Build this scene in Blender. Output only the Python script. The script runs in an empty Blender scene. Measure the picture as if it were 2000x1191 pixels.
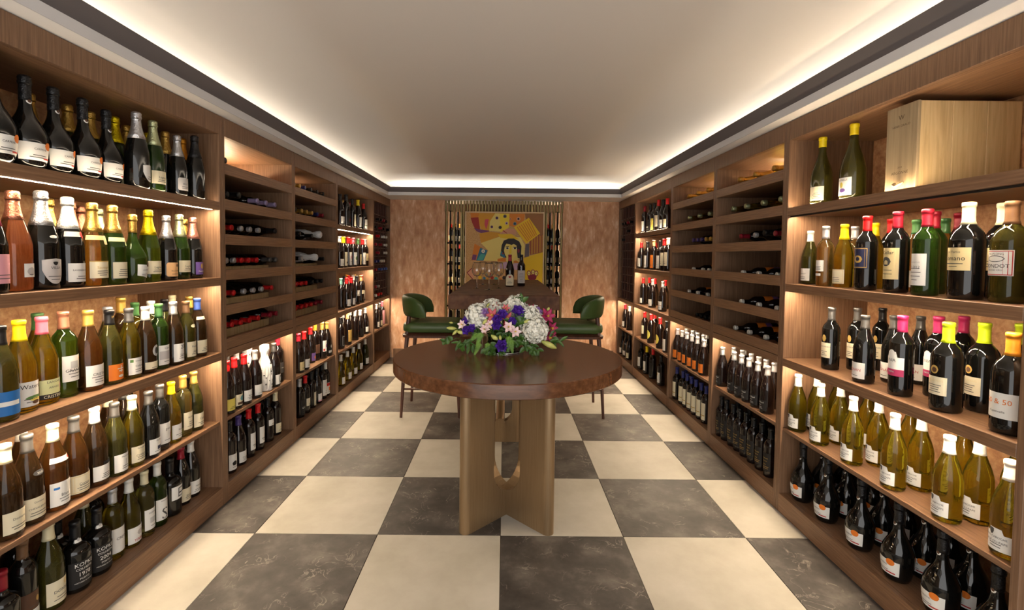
import bpy, math, random
from mathutils import Vector, Matrix
random.seed(7)
R_ = math.radians
C = bpy.context.scene.collection
SC = bpy.context.scene

# ------------------------------------------------------------------ camera
FPX, PX0, PY0 = 921.06, 987.25, 534.04
YAW, PITCH, ROLL = 0.0018837, 0.0375653, 0.0105151
CAM = Vector((0.00674, -2.2569, 1.36656))
fw = Vector((math.sin(YAW)*math.cos(PITCH), math.cos(YAW)*math.cos(PITCH), -math.sin(PITCH)))
r0 = Vector((math.cos(YAW), -math.sin(YAW), 0)); u0 = r0.cross(fw)
RT = math.cos(ROLL)*r0 + math.sin(ROLL)*u0
UP = -math.sin(ROLL)*r0 + math.cos(ROLL)*u0
cd = bpy.data.cameras.new('camera'); cam = bpy.data.objects.new('camera', cd); C.objects.link(cam)
M = Matrix(((RT.x, UP.x, -fw.x), (RT.y, UP.y, -fw.y), (RT.z, UP.z, -fw.z))).to_4x4(); M.translation = CAM
cam.matrix_world = M
cd.sensor_width = 36; cd.lens = FPX/2000*36; cd.shift_x = (1000-PX0)/2000; cd.shift_y = (PY0-595.5)/2000
cd.clip_start = .05
SC.camera = cam
# ------------------------------------------------------------------ world, exposure
w = bpy.data.worlds.new('world'); SC.world = w; w.use_nodes = True
w.node_tree.nodes['Background'].inputs[0].default_value = (1.0, .975, .94, 1)
w.node_tree.nodes['Background'].inputs[1].default_value = 2.2
vs = SC.view_settings; vs.view_transform = 'Standard'; vs.look = 'None'; vs.gamma = 1; vs.use_curve_mapping = False
vs.exposure = 0.44
SC.cycles.use_denoising = True
SC.cycles.max_bounces = 12; SC.cycles.transmission_bounces = 12; SC.cycles.diffuse_bounces = 4; SC.cycles.glossy_bounces = 4
SC.cycles.caustics_reflective = False; SC.cycles.caustics_refractive = False
SC.cycles.sample_clamp_indirect = 4
LED_SHELF, LED_TOP, LED_COVE, LED_NICHE = 205.0, 24.0, 62.0, 75.0   # emission of the lamp strips

def ray(x, y): return fw + RT*((x-PX0)/FPX) - UP*((y-PY0)/FPX)
def ony(x, y, Y): d = ray(x, y); return CAM + d*((Y-CAM.y)/d.y)
def onz(x, y, z): d = ray(x, y); return CAM + d*((z-CAM.z)/d.z)
def y_at(px, X, z):
    """Y of the point (X, ?, z) that the photograph shows in pixel column px."""
    k = (px-PX0)/FPX
    n = RT - fw*k
    return CAM.y - (n.x*(X-CAM.x) + n.z*(z-CAM.z))/n.y

# ------------------------------------------------------------------ materials
def lin(c):
    return tuple((v/12.92 if v <= .04045 else ((v+.055)/1.055)**2.4) for v in (x/255 for x in c)) + (1,)
MATS = {}
def mat(name, col=(128,128,128), rough=.5, metal=0, trans=0, ior=1.45, coat=0, emit=0, spec=.5, bump=0, bscale=200):
    if name in MATS: return MATS[name]
    m = bpy.data.materials.new(name); m.use_nodes = True; MATS[name] = m
    nt = m.node_tree; b = nt.nodes['Principled BSDF']
    b.inputs['Base Color'].default_value = lin(col); b.inputs['Roughness'].default_value = rough
    b.inputs['Metallic'].default_value = metal; b.inputs['Transmission Weight'].default_value = trans
    b.inputs['IOR'].default_value = ior; b.inputs['Coat Weight'].default_value = coat
    b.inputs['Specular IOR Level'].default_value = spec
    if emit:
        b.inputs['Emission Color'].default_value = lin(col); b.inputs['Emission Strength'].default_value = emit
    if bump:
        n = nt.nodes.new('ShaderNodeTexNoise'); n.inputs['Scale'].default_value = bscale; n.inputs['Detail'].default_value = 3
        t = nt.nodes.new('ShaderNodeTexCoord'); nt.links.new(t.outputs['Object'], n.inputs['Vector'])
        bp = nt.nodes.new('ShaderNodeBump'); bp.inputs['Strength'].default_value = bump; bp.inputs['Distance'].default_value = .004
        nt.links.new(n.outputs['Fac'], bp.inputs['Height']); nt.links.new(bp.outputs['Normal'], b.inputs['Normal'])
    return m
def noise_mat(name, stops, scale=(1,1,1), nscale=5, detail=6, rough=.5, dist=0, rough2=None, bump=0, coat=0, rnd=False, veins=None):
    """Procedural material: stretched noise through a colour ramp."""
    if name in MATS: return MATS[name]
    m = bpy.data.materials.new(name); m.use_nodes = True; MATS[name] = m
    nt = m.node_tree; L = nt.links.new; b = nt.nodes['Principled BSDF']
    t = nt.nodes.new('ShaderNodeTexCoord'); mp = nt.nodes.new('ShaderNodeMapping'); mp.inputs['Scale'].default_value = scale
    L(t.outputs['Object'], mp.inputs['Vector'])
    if rnd:
        oi = nt.nodes.new('ShaderNodeObjectInfo'); mu = nt.nodes.new('ShaderNodeMath'); mu.operation = 'MULTIPLY'; mu.inputs[1].default_value = 37
        L(oi.outputs['Random'], mu.inputs[0]); L(mu.outputs[0], mp.inputs['Location'])
    n = nt.nodes.new('ShaderNodeTexNoise'); n.inputs['Scale'].default_value = nscale; n.inputs['Detail'].default_value = detail
    n.inputs['Distortion'].default_value = dist; n.inputs['Roughness'].default_value = .6
    L(mp.outputs['Vector'], n.inputs['Vector'])
    cr = nt.nodes.new('ShaderNodeValToRGB')
    e = cr.color_ramp.elements
    while len(e) < len(stops): e.new(.5)
    for k, (p, c) in enumerate(stops): e[k].position = p; e[k].color = lin(c)
    L(n.outputs['Fac'], cr.inputs['Fac'])
    out = cr.outputs['Color']
    if veins:
        vc, vs_, vw = veins
        n2 = nt.nodes.new('ShaderNodeTexNoise'); n2.inputs['Scale'].default_value = vs_; n2.inputs['Detail'].default_value = 5; n2.inputs['Distortion'].default_value = 1.2
        L(mp.outputs['Vector'], n2.inputs['Vector'])
        sb = nt.nodes.new('ShaderNodeMath'); sb.operation = 'SUBTRACT'; sb.inputs[1].default_value = .5; L(n2.outputs['Fac'], sb.inputs[0])
        ab = nt.nodes.new('ShaderNodeMath'); ab.operation = 'ABSOLUTE'; L(sb.outputs[0], ab.inputs[0])
        mr = nt.nodes.new('ShaderNodeMapRange'); mr.inputs['From Min'].default_value = 0; mr.inputs['From Max'].default_value = vw
        mr.inputs['To Min'].default_value = 1; mr.inputs['To Max'].default_value = 0; L(ab.outputs[0], mr.inputs['Value'])
        n3 = nt.nodes.new('ShaderNodeTexNoise'); n3.inputs['Scale'].default_value = vs_*.8; L(mp.outputs['Vector'], n3.inputs['Vector'])
        m3 = nt.nodes.new('ShaderNodeMapRange'); m3.inputs['From Min'].default_value = .5; m3.inputs['From Max'].default_value = .72; L(n3.outputs['Fac'], m3.inputs['Value'])
        mm = nt.nodes.new('ShaderNodeMath'); mm.operation = 'MULTIPLY'; L(mr.outputs['Result'], mm.inputs[0]); L(m3.outputs['Result'], mm.inputs[1])
        mx = nt.nodes.new('ShaderNodeMix'); mx.data_type = 'RGBA'; L(mm.outputs[0], mx.inputs[0]); L(out, mx.inputs[6]); mx.inputs[7].default_value = lin(vc)
        out = mx.outputs[2]
    L(out, b.inputs['Base Color'])
    b.inputs['Roughness'].default_value = rough; b.inputs['Coat Weight'].default_value = coat
    if bump:
        bp = nt.nodes.new('ShaderNodeBump'); bp.inputs['Strength'].default_value = bump; bp.inputs['Distance'].default_value = .003
        L(n.outputs['Fac'], bp.inputs['Height']); L(bp.outputs['Normal'], b.inputs['Normal'])
    return m
WOOD = noise_mat('walnut_upright', [(.25,(92,66,46)), (.5,(118,88,64)), (.75,(140,108,82))], (55,55,1.6), 3, 5, .5, bump=.1)
WOODH = noise_mat('walnut_lengthwise', [(.25,(100,71,49)), (.5,(126,93,67)), (.75,(147,113,85))], (50,2,50), 3, 5, .45, bump=.08)
OAK = noise_mat('pale_oak', [(.25,(176,146,100)), (.5,(206,178,130)), (.8,(222,198,152))], (26,26,1.4), 2.2, 6, .55, dist=.6)
TOPW = noise_mat('table_walnut', [(.25,(66,40,24)), (.5,(86,54,33)), (.78,(108,72,46))], (2.2,34,20), 2, 6, .2, bump=.02, coat=.0)
PLAST = noise_mat('terracotta_plaster', [(.3,(182,130,98)), (.47,(206,158,122)), (.58,(218,174,140)), (.72,(242,216,190))], (3.4,3.4,1.2), 5.5, 14, .75, dist=.3, bump=.2)
BACKP = noise_mat('tan_backing', [(.3,(166,116,78)), (.5,(196,148,104)), (.7,(218,176,132))], (7,7,7), 5, 9, .7, dist=.3)
TLITE = noise_mat('cream_stone', [(.3,(150,145,133)), (.55,(166,161,150)), (.75,(177,172,162))], (1,1,1), 3, 8, .55, rnd=True)
TDARK = noise_mat('grey_stone', [(.34,(48,45,43)), (.52,(67,63,60)), (.7,(96,91,86))], (1,1,1), 6, 14, .5, rnd=True, veins=((138,130,122), 12, .02))
BRASS = noise_mat('brushed_bronze', [(.3,(138,114,84)), (.6,(146,122,92)), (.8,(152,128,98))], (60,60,2), 3, 4, .36); BRASS.node_tree.nodes['Principled BSDF'].inputs['Metallic'].default_value = .65
BARW = noise_mat('bar_bronze', [(.3,(72,46,32)), (.5,(94,63,44)), (.75,(118,88,62))], (4,4,4), 3, 7, .55); BARW.node_tree.nodes['Principled BSDF'].inputs['Specular IOR Level'].default_value = .25
LEATH = mat('green_leather', (58,80,38), .38, bump=.12, bscale=260)
CHW = noise_mat('dark_chair_wood', [(.3,(52,30,22)), (.6,(78,46,34))], (20,20,2), 3, 4, .4)
CEIL = mat('ceiling_paint', (222,214,204), .8)
SOFF = mat('soffit_paint', (252,250,246), .7)
FASC = mat('fascia_paint', (210,210,212), .7)
BAND = mat('cove_band_shade', (92,87,88), .75)  # dark grey carries the shade on the downward-facing cove band
WALL = mat('wall_paint', (150,120,95), .8)
ROD = mat('bronze_tube', (128,116,78), .3, metal=.7)
DARKM = mat('blackened_metal', (34,32,32), .16, metal=.9)
LEDM = mat('shelf_led', (255,229,194), emit=LED_SHELF)
LEDT = mat('top_led', (255,229,194), emit=LED_TOP)
LEDR = mat('tray_led', (255,226,186), emit=80)
LEDC = mat('cove_led', (255,247,234), emit=LED_COVE)
LEDN = mat('niche_fill_led', (255,214,160), emit=LED_NICHE)
for m_ in (TLITE, TDARK): m_.node_tree.nodes['Principled BSDF'].inputs['Specular IOR Level'].default_value = .3
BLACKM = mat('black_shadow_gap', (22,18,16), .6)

# ------------------------------------------------------------------ mesh helpers
class MB:
    def __init__(s): s.v, s.f, s.m, s.mats = [], [], [], []
    def mi(s, m):
        if m is None: return 0
        if m not in s.mats: s.mats.append(m)
        return s.mats.index(m)
    def add(s, v, f, m=None):
        o = len(s.v); i = s.mi(m)
        s.v += [tuple(p) for p in v]
        for q in f: s.f.append(tuple(k+o for k in q)); s.m.append(i)
    def box(s, x0, x1, y0, y1, z0, z1, m=None):
        v = [(x,y,z) for z in (z0,z1) for y in (y0,y1) for x in (x0,x1)]
        s.add(v, [(0,2,3,1),(4,5,7,6),(0,1,5,4),(2,6,7,3),(0,4,6,2),(1,3,7,5)], m)
    def bbox(s, x0, x1, y0, y1, z0, z1, b=.003, m=None):
        """box with chamfered edges"""
        b = min(b, (x1-x0)/3, (y1-y0)/3, (z1-z0)/3)
        P = {}
        v = []
        for ix, X in enumerate((x0,x1)):
            for iy, Y in enumerate((y0,y1)):
                for iz, Z in enumerate((z0,z1)):
                    sx, sy, sz = (b,-b)[ix], (b,-b)[iy], (b,-b)[iz]
                    for a, p in enumerate(((X,Y+sy,Z+sz),(X+sx,Y,Z+sz),(X+sx,Y+sy,Z))):
                        P[ix,iy,iz,a] = len(v); v.append(p)
        f = []
        for ix in (0,1): q = [P[ix,0,0,0],P[ix,1,0,0],P[ix,1,1,0],P[ix,0,1,0]]; f.append(q if ix else q[::-1])
        for iy in (0,1): q = [P[0,iy,0,1],P[0,iy,1,1],P[1,iy,1,1],P[1,iy,0,1]]; f.append(q if iy else q[::-1])
        for iz in (0,1): q = [P[0,0,iz,2],P[1,0,iz,2],P[1,1,iz,2],P[0,1,iz,2]]; f.append(q if iz else q[::-1])
        for i in (0,1):
            for j in (0,1):
                f.append([P[i,j,0,0],P[i,j,0,1],P[i,j,1,1],P[i,j,1,0]][::1 if i != j else -1][::-1])
                f.append([P[i,0,j,0],P[i,0,j,2],P[i,1,j,2],P[i,1,j,0]][::1 if i == j else -1][::-1])
                f.append([P[0,i,j,1],P[0,i,j,2],P[1,i,j,2],P[1,i,j,1]][::1 if i != j else -1][::-1])
                for k in (0,1):
                    q = [P[i,j,k,0],P[i,j,k,1],P[i,j,k,2]]; f.append(q if (i+j+k) % 2 else q[::-1])
        s.add(v, f, m)
    def lathe(s, prof, n=20, m=None, cx=0, cy=0, wob=None):
        """prof: (r,z) list from bottom to top; r==0 ends close"""
        o = []; v = []; f = []
        for k, (r, z) in enumerate(prof):
            if r <= 1e-6: o.append([len(v)]); v.append((cx, cy, z))
            else:
                o.append(list(range(len(v), len(v)+n)))
                for i in range(n):
                    a = 2*math.pi*i/n; q = r*(1+(wob(i, k) if wob else 0))
                    v.append((cx+q*math.cos(a), cy+q*math.sin(a), z))
        for a, b in zip(o, o[1:]):
            if len(a) == 1 and len(b) == 1: continue
            for i in range(n):
                j = (i+1) % n
                if len(a) == 1: f.append((a[0], b[j], b[i]))
                elif len(b) == 1: f.append((a[i], a[j], b[0]))
                else: f.append((a[i], a[j], b[j], b[i]))
        s.add(v, f, m)
    def tube(s, pts, rad, n=8, m=None, cap=True):
        pts = [Vector(p) for p in pts]; rad = rad if isinstance(rad, (list, tuple)) else [rad]*len(pts)
        v = []; f = []; ref = None
        for k, p in enumerate(pts):
            t = (pts[min(k+1, len(pts)-1)]-pts[max(k-1, 0)]).normalized()
            if ref is None: ref = Vector((0,0,1)) if abs(t.z) < .9 else Vector((1,0,0))
            a = t.cross(ref).normalized(); b = t.cross(a).normalized(); ref = a.cross(t)*-1 if False else ref
            for i in range(n):
                th = 2*math.pi*i/n; v.append(p+(a*math.cos(th)+b*math.sin(th))*rad[k])
        for k in range(len(pts)-1):
            for i in range(n):
                j = (i+1) % n; f.append((k*n+i, (k+1)*n+i, (k+1)*n+j, k*n+j))
        if cap: f.append(tuple(range(n))); f.append(tuple(range((len(pts)-1)*n, len(pts)*n))[::-1])
        s.add(v, f, m)
    def prism(s, poly, z0, z1, m=None, axis='z'):
        n = len(poly)
        def P(a, b, c): return {'z': (a,b,c), 'y': (a,c,b), 'x': (c,a,b)}[axis]
        v = [P(a,b,z0) for a,b in poly]+[P(a,b,z1) for a,b in poly]
        f = [tuple(range(n))[::-1], tuple(range(n, 2*n))]+[(i,(i+1)%n,n+(i+1)%n,n+i) for i in range(n)]
        s.add(v, f, m)
    def mesh(s, name, m=None, smooth=False, ang=None):
        me = bpy.data.meshes.new(name); me.from_pydata(s.v, [], s.f)
        for x in (s.mats if s.mats else [m]):
            me.materials.append(x)
        if s.mats: me.polygons.foreach_set('material_index', s.m)
        if smooth: me.polygons.foreach_set('use_smooth', [True]*len(s.f))
        me.update(); me.validate()
        if ang is not None:
            me.polygons.foreach_set('use_smooth', [True]*len(s.f))
            me.set_sharp_from_angle(angle=R_(ang))
        return me
def link(name, me, parent=None, loc=None, rot=None):
    o = bpy.data.objects.new(name, me); C.objects.link(o)
    if parent: o.parent = parent
    if loc is not None: o.location = loc
    if rot is not None: o.rotation_euler = rot
    return o
def tag(o, label, cat, group=None):
    o['label'] = label; o['category'] = cat
    if group: o['group'] = group
    return o
def thing(name, label, cat, loc=(0,0,0), rot=(0,0,0), group=None):
    o = bpy.data.objects.new(name, None); C.objects.link(o); o.location = loc; o.rotation_euler = rot; o.empty_display_size = .05
    return tag(o, label, cat, group)
def struct(o): o['kind'] = 'structure'; return o
def boxo(name, dims, m, parent=None, b=.002):
    mb = MB(); mb.bbox(*dims, b) if b else mb.box(*dims)
    return link(name, mb.mesh(name, m), parent)
# ------------------------------------------------------------------ structure: floor, walls, ceiling
CZ = 2.27
fl = MB(); fl.box(-1.99, 1.99, -3.0, 4.45, -.06, -.003)
floor = struct(link('floor', fl.mesh('floor', mat('grout', (88,78,66), .8))))
T = .6; G = .0012; TM = {}
for j in range(-5, 8):
    for i in range(-3, 3):
        x0, x1 = i*T, (i+1)*T
        if i == -3: x0 = -1.60
        if i == 2: x1 = 1.60
        y0, y1 = j*T, (j+1)*T
        dark = (i+j) % 2 != 0
        wd, hd = round(x1-x0, 3), T
        k = (wd, dark)
        if k not in TM:
            mb = MB(); mb.bbox(-wd/2+G, wd/2-G, -hd/2+G, hd/2-G, -.012, 0, .0012); TM[k] = mb.mesh('tile', TDARK if dark else TLITE)
        link('tile', TM[k], floor, ((x0+x1)/2, (y0+y1)/2, 0))
def slab(name, dims, m): return struct(boxo(name, dims, m, b=0))
slab('wall_left', (-2.03,-1.985,-3,4.45,0,2.10), WALL)
slab('wall_left_upper', (-2.03,-1.985,-3,4.45,2.10,2.95), SOFF)
slab('wall_right_upper', (1.985,2.03,-3,4.45,2.10,2.95), SOFF)
slab('wall_back_upper', (-1.985,1.985,3.985,4.10,2.13,2.95), SOFF)
slab('wall_right', (1.985,2.03,-3,4.45,0,2.10), WALL)
slab('wall_back_left', (-1.985,-.785,3.98,4.10,0,2.13), PLAST)
slab('wall_back_right', (.768,1.985,3.98,4.10,0,2.13), PLAST)
slab('wall_back_niche', (-1.0,1.0,4.40,4.45,0,2.13), mat('niche_back', (70,54,42), .6))
slab('wall_back_header', (-.785,.768,3.98,4.40,2.085,2.13), SOFF)
slab('ceiling', (-1.985,1.985,-3,3.985,CZ,CZ+.1), CEIL)
slab('baseboard_back_left', (-1.46,-.79,3.962,3.98,0,.12), WOOD)
slab('baseboard_back_right', (.773,1.46,3.962,3.98,0,.12), WOOD)
ZS = 2.09
for s, nm in ((-1,'left'),(1,'right')):
    a, b = sorted((s*1.985, s*1.425)); slab('trim_soffit_'+nm, (a,b,-3,3.98,ZS,2.13), SOFF)
    a, b = sorted((s*1.425, s*1.42)); slab('trim_fascia_'+nm, (a,b,-3,3.525,ZS,2.13), FASC)
    mb = MB(); mb.prism([(s*1.42,2.1305),(s*1.38,2.185),(s*1.395,2.19),(s*1.44,2.1305)], -3, 3.52, axis='y')
    struct(link('trim_cove_'+nm, mb.mesh('trim_cove', BAND)))
    a, b = sorted((s*1.80, s*1.785))
    tag(boxo('cove_light_strip', (a,b,-2.95,3.45,2.1305,2.142), LEDC, b=0), 'warm light strip hidden in the ceiling cove above the %s wine racks' % ('sparkling side' if s < 0 else 'crate side'), 'light strip')
slab('trim_soffit_back', (-1.425,1.425,3.525,3.98,ZS,2.13), SOFF)
slab('trim_fascia_back', (-1.42,1.42,3.52,3.525,ZS,2.13), FASC)
mb = MB(); mb.prism([(3.52,2.1305),(3.48,2.185),(3.495,2.19),(3.54,2.1305)], -1.42, 1.42, axis='x')
struct(link('trim_cove_back', mb.mesh('trim_cove', BAND)))
tag(boxo('cove_light_strip', (-1.4,1.4,3.785,3.80,2.1305,2.142), LEDC, b=0), 'warm light strip hidden in the ceiling cove above the painting', 'light strip')

# ------------------------------------------------------------------ wine racks
FR, DEP = 1.503, .455
def rack_part(name, root, s, d0, d1, y0, y1, z0, z1, m, b=.0015):
    """box of a rack: d = depth behind the rack front, coordinates local to the rack root"""
    a, c = sorted((s*d0, s*d1)); yc = root['yc']
    return boxo(name, (a, c, y0-yc, y1-yc, z0, z1), m, root, b)
def sub(name, par, dims, m, b=0): return boxo(name, dims, m, par, b)
def led(par, s, root, d0, d1, y0, y1, z0, z1, m):
    a, c = sorted((s*d0, s*d1)); return boxo('led_strip', (a, c, y0-root['yc'], y1-root['yc'], z0, z1), m, par, 0)
def shell(name, s, Y0, Y1, label, cat, back):
    root = thing(name, label, cat, (s*FR, (Y0+Y1)/2, 0)); root['yc'] = (Y0+Y1)/2
    rack_part('side_panel', root, s, 0, DEP, Y0, Y0+.025, 0, 2.088, WOOD)
    rack_part('side_panel', root, s, 0, DEP, Y1-.025, Y1, 0, 2.088, WOOD)
    a, b = Y0+.025, Y1-.025
    rack_part('back_panel', root, s, DEP-.012, DEP, a, b, .08, 2.0, back, 0)
    rack_part('header', root, s, 0, .022, a, b, 1.99, 2.088, WOOD)
    rack_part('top_panel', root, s, .022, DEP-.012, a, b, 1.99, 2.008, WOODH, 0)
    rack_part('base_board', root, s, 0, .022, a, b, 0, .10, WOODH)
    rack_part('base_deck', root, s, .022, DEP-.012, a, b, .082, .10, WOODH, 0)
    return root, a, b
def low_shelf(root, s, a, b):
    rack_part('shelf', root, s, .012, DEP-.012, a, b, .44, .46, WOODH)
def open_bay(s, Y0, Y1, label):
    root, a, b = shell('display_shelf_unit', s, Y0, Y1, label, 'shelving', BACKP)
    for zt in (1.635, 1.235, .835):
        sh = rack_part('shelf', root, s, .0, DEP-.012, a, b, zt-.042, zt, WOODH)
        led(sh, s, root, .028, .038, a+.02, b-.02, zt-.0425, zt-.0415, LEDM)
        if zt > 1.6:
            led(sh, s, root, .018, .026, a+.01, b-.01, zt-.0005, zt+.0006, LEDT if s < 0 else LEDR)
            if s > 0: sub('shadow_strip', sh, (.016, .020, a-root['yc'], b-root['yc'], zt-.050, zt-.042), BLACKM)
    low_shelf(root, s, a, b)
    return root
RT_ = (1.847, 1.657, 1.468, 1.275, 1.083, .897)
def tray_bay(s, Y0, Y1, label):
    root, a, b = shell('bottle_rack_unit', s, Y0, Y1, label, 'wine rack', WOOD)
    for k, rt in enumerate(RT_):
        t = rack_part('tray', root, s, .022, DEP-.012, a, b, rt-.052, rt-.04, WOODH, 0)
        yc = root['yc']
        sub('front_rail', t, (min(0,s*.022), max(0,s*.022), a-yc, b-yc, rt-.057, rt), WOODH, .0015)
        for d in ((.17, .29) if s < 0 or k < 3 else ()):
            p, q = sorted((s*d, s*(d+.018))); sub('cradle_bar', t, (p, q, a-yc, b-yc, rt-.04, rt+.009), OAK, .001)
        if k == 0: led(t, s, root, .405, .42, a+.03, b-.03, rt-.04, rt-.02, LEDR)
    for rt in RT_[1:]:
        rack_part('lit_patch_block', root, s, .30, DEP-.012, a, a+.10, rt+.1, rt+.131, OAK)  # pale block stands in for the lit patch at the back of each tray
    sh = rack_part('shelf', root, s, .0, DEP-.012, a, b, .797, .837, WOODH)
    led(sh, s, root, .028, .038, a+.02, b-.02, .7965, .7975, LEDM)
    low_shelf(root, s, a, b)
    return root
def lattice_bay(s, Y0, Y1, label):
    root, a, b = shell('lattice_rack_unit', s, Y0, Y1, label, 'wine rack', BACKP)
    n = 6; p = (b-a)/n
    for k in range(1, n): rack_part('upright_slat', root, s, .020, .30, a+k*p-.005, a+k*p+.005, .837, 1.99, CHW, .001)
    for k in range(11): rack_part('cross_slat', root, s, .024, .29, a, b, .94+k*.1-.10, .94+k*.1-.092, CHW, .001)
    sh = rack_part('shelf', root, s, .0, DEP-.012, a, b, .797, .837, WOODH)
    led(sh, s, root, .028, .038, a+.02, b-.02, .7965, .7975, LEDM)
    low_shelf(root, s, a, b)
    return root
YB = (-.93, .275, 1.125, 1.995, 3.185, 3.96)
NEAR = {-1: 'sparkling wine', 1: 'wooden crate'}
open_bay(-1, YB[0], YB[1], 'walnut shelf bay lit by strips, holding sparkling wine on its upper shelves')
tray_bay(-1, YB[1], YB[2], 'walnut bottle rack with trays beside the sparkling wine bay')
tray_bay(-1, YB[2], YB[3], 'walnut bottle rack whose trays hold two paper-wrapped bottles')
open_bay(-1, YB[3], YB[4], 'walnut shelf bay between the wrapped-bottle rack and the lattice with white caps')
lattice_bay(-1, YB[4], YB[5], 'walnut lattice rack with white and blue capped bottles, lowest compartment empty')
open_bay(1, YB[0], YB[1], 'walnut shelf bay holding the wooden crate and two tall yellow-capped bottles')
tray_bay(1, YB[1], YB[2], 'walnut bottle rack with trays beside the wooden crate bay')
tray_bay(1, YB[2], YB[3], 'walnut bottle rack above the shelf of orange-labelled bottles')
open_bay(1, YB[3], YB[4], 'walnut shelf bay between the orange-label rack and a nearly empty lattice')
lattice_bay(1, YB[4], YB[5], 'nearly empty dark lattice rack above two standing bottles')
# ------------------------------------------------------------------ bottles
def cr(pts, n=3):
    """Catmull-Rom through (r,z) points"""
    out = []
    for i in range(len(pts)-1):
        p0, p1, p2, p3 = pts[max(i-1,0)], pts[i], pts[i+1], pts[min(i+2,len(pts)-1)]
        for k in range(n):
            t = k/n
            out.append(tuple(.5*((2*b)+(-a+c)*t+(2*a-5*b+4*c-d)*t*t+(-a+3*b-3*c+d)*t**3) for a,b,c,d in zip(p0,p1,p2,p3)))
    return out+[pts[-1]]
# kind: (body profile, capsule start height, capsule style, height)
KIND = {
 'burg':  ([(0,.004),(.030,.001),(.0385,.003),(.041,.010)], [(.041,.010),(.041,.135),(.0395,.160),(.033,.190),(.0235,.218),(.0165,.243),(.0148,.265),(.0148,.297)], .238, 'foil'),
 'bord':  ([(0,.004),(.028,.001),(.035,.002),(.0375,.008)], [(.0375,.008),(.0375,.100),(.0375,.185),(.036,.200),(.029,.217),(.019,.231),(.0148,.246),(.0146,.27),(.0146,.299)], .238, 'foil'),
 'mag':   ([(0,.004),(.034,.001),(.043,.002),(.0465,.010)], [(.0465,.010),(.0465,.100),(.0465,.180),(.0445,.203),(.035,.226),(.022,.243),(.0165,.258),(.0160,.285),(.0160,.318)], .246, 'foil'),
 'magb':  ([(0,.004),(.036,.001),(.046,.003),(.050,.012)], [(.050,.012),(.050,.120),(.048,.150),(.039,.190),(.0275,.225),(.0190,.255),(.0165,.280),(.0165,.343)], .292, 'foil'),
 'champ': ([(0,.006),(.032,.001),(.041,.003),(.044,.011)], [(.044,.011),(.044,.130),(.0425,.155),(.0355,.190),(.0265,.222),(.0195,.248),(.0160,.272),(.0152,.290),(.0152,.312)], .205, 'champ'),
 'bulb':  ([(0,.004),(.034,.001),(.041,.003),(.046,.015)], [(.046,.015),(.052,.050),(.0545,.090),(.0520,.120),(.0400,.150),(.0250,.178),(.0175,.205),(.0155,.240),(.0150,.302)], .225, 'champ'),
 'port':  ([(0,.004),(.034,.001),(.041,.003),(.0445,.010)], [(.0445,.010),(.0455,.080),(.0465,.135),(.0440,.155),(.0320,.170),(.0200,.178),(.0160,.190),(.0155,.215),(.0150,.258)], .192, 'foil'),
}
GLASS = {  # name: (sRGB, transmission, words)
 'black': ((13,13,12), 0, 'black'), 'red': ((20,12,11), 0, 'dark'), 'dgreen': ((52,84,26), .75, 'dark green'), 'green': ((96,140,36), .95, 'green'),
 'olive': ((228,208,54), .97, 'olive green'), 'yellow': ((232,220,120), .97, 'pale yellow'), 'amber': ((136,92,42), .9, 'amber'), 'brown': ((74,52,28), .75, 'brown'),
 'rose': ((246,160,106), .93, 'pink rosé'), 'gold': ((244,204,120), .97, 'pale gold'), 'dolive': ((92,88,34), .75, 'dark olive')}
def glass(g):
    c, t, _ = GLASS[g]
    return mat('bottle_glass_'+g, c, .04 if t else .06, trans=t, ior=1.38 if t else 1.5, coat=.0)
CAP = {'red': (200,26,30), 'crimson': (146,26,44), 'silver': (196,196,198), 'white': (232,230,222), 'cream': (226,216,180), 'gold': (204,166,84), 'yellow': (236,208,24),
 'pink': (214,96,116), 'magenta': (170,40,88), 'copper': (186,126,100), 'green': (66,110,62), 'grey': (98,96,94), 'black': (24,24,26), 'blue': (70,98,176), 'navy': (40,46,110),
 'brown': (110,82,58), 'lime': (190,214,34), 'orange': (206,138,40), 'teal': (110,160,150), 'tan': (206,160,110), 'lilac': (176,160,206), 'purple': (78,60,120), 'rosegold': (212,150,132), 'palegreen': (196,204,160), 'ivory': (236,226,190)}
def capmat(c, style):
    if style == 'champ':
        return mat('foil_'+c, CAP[c], .3, metal=.85 if c not in ('black','white') else .25, bump=.7, bscale=170)
    return mat('capsule_'+c, CAP[c], .32, metal=.55 if c in ('silver','gold','copper','grey','rosegold') else .12)
PAPER = {'white': (232,230,224), 'cream': (228,218,188), 'tan': (222,202,150), 'yellow': (222,206,96), 'grey': (186,182,180), 'black': (24,22,22), 'navy': (34,38,70), 'orange': (222,120,36), 'blue': (40,110,180),
 'pink': (226,160,170), 'palegreen': (214,216,160), 'purple': (112,86,160), 'brown': (86,58,40), 'peach': (232,184,128), 'silver': (190,190,188), 'red': (180,40,36), 'magenta': (176,52,96), 'gold': (190,156,84), 'teal': (98,160,170), 'dgrey': (70,70,70), 'green': (92,130,70)}
def paper(c): return mat('print_'+c, PAPER[c], .6)
def rad_fn(prof):
    def f(z):
        for (r0_, z0), (r1, z1) in zip(prof, prof[1:]):
            if z0 <= z <= z1: return r0_+(r1-r0_)*((z-z0)/max(1e-6, z1-z0))
        return prof[0][0] if z < prof[0][1] else prof[-1][0]
    return f
PROF = {k: v[0][:-1]+cr(v[1], 3) for k, v in KIND.items()}
RAD = {k: rad_fn(PROF[k]) for k in KIND}
BM = {}
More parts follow.
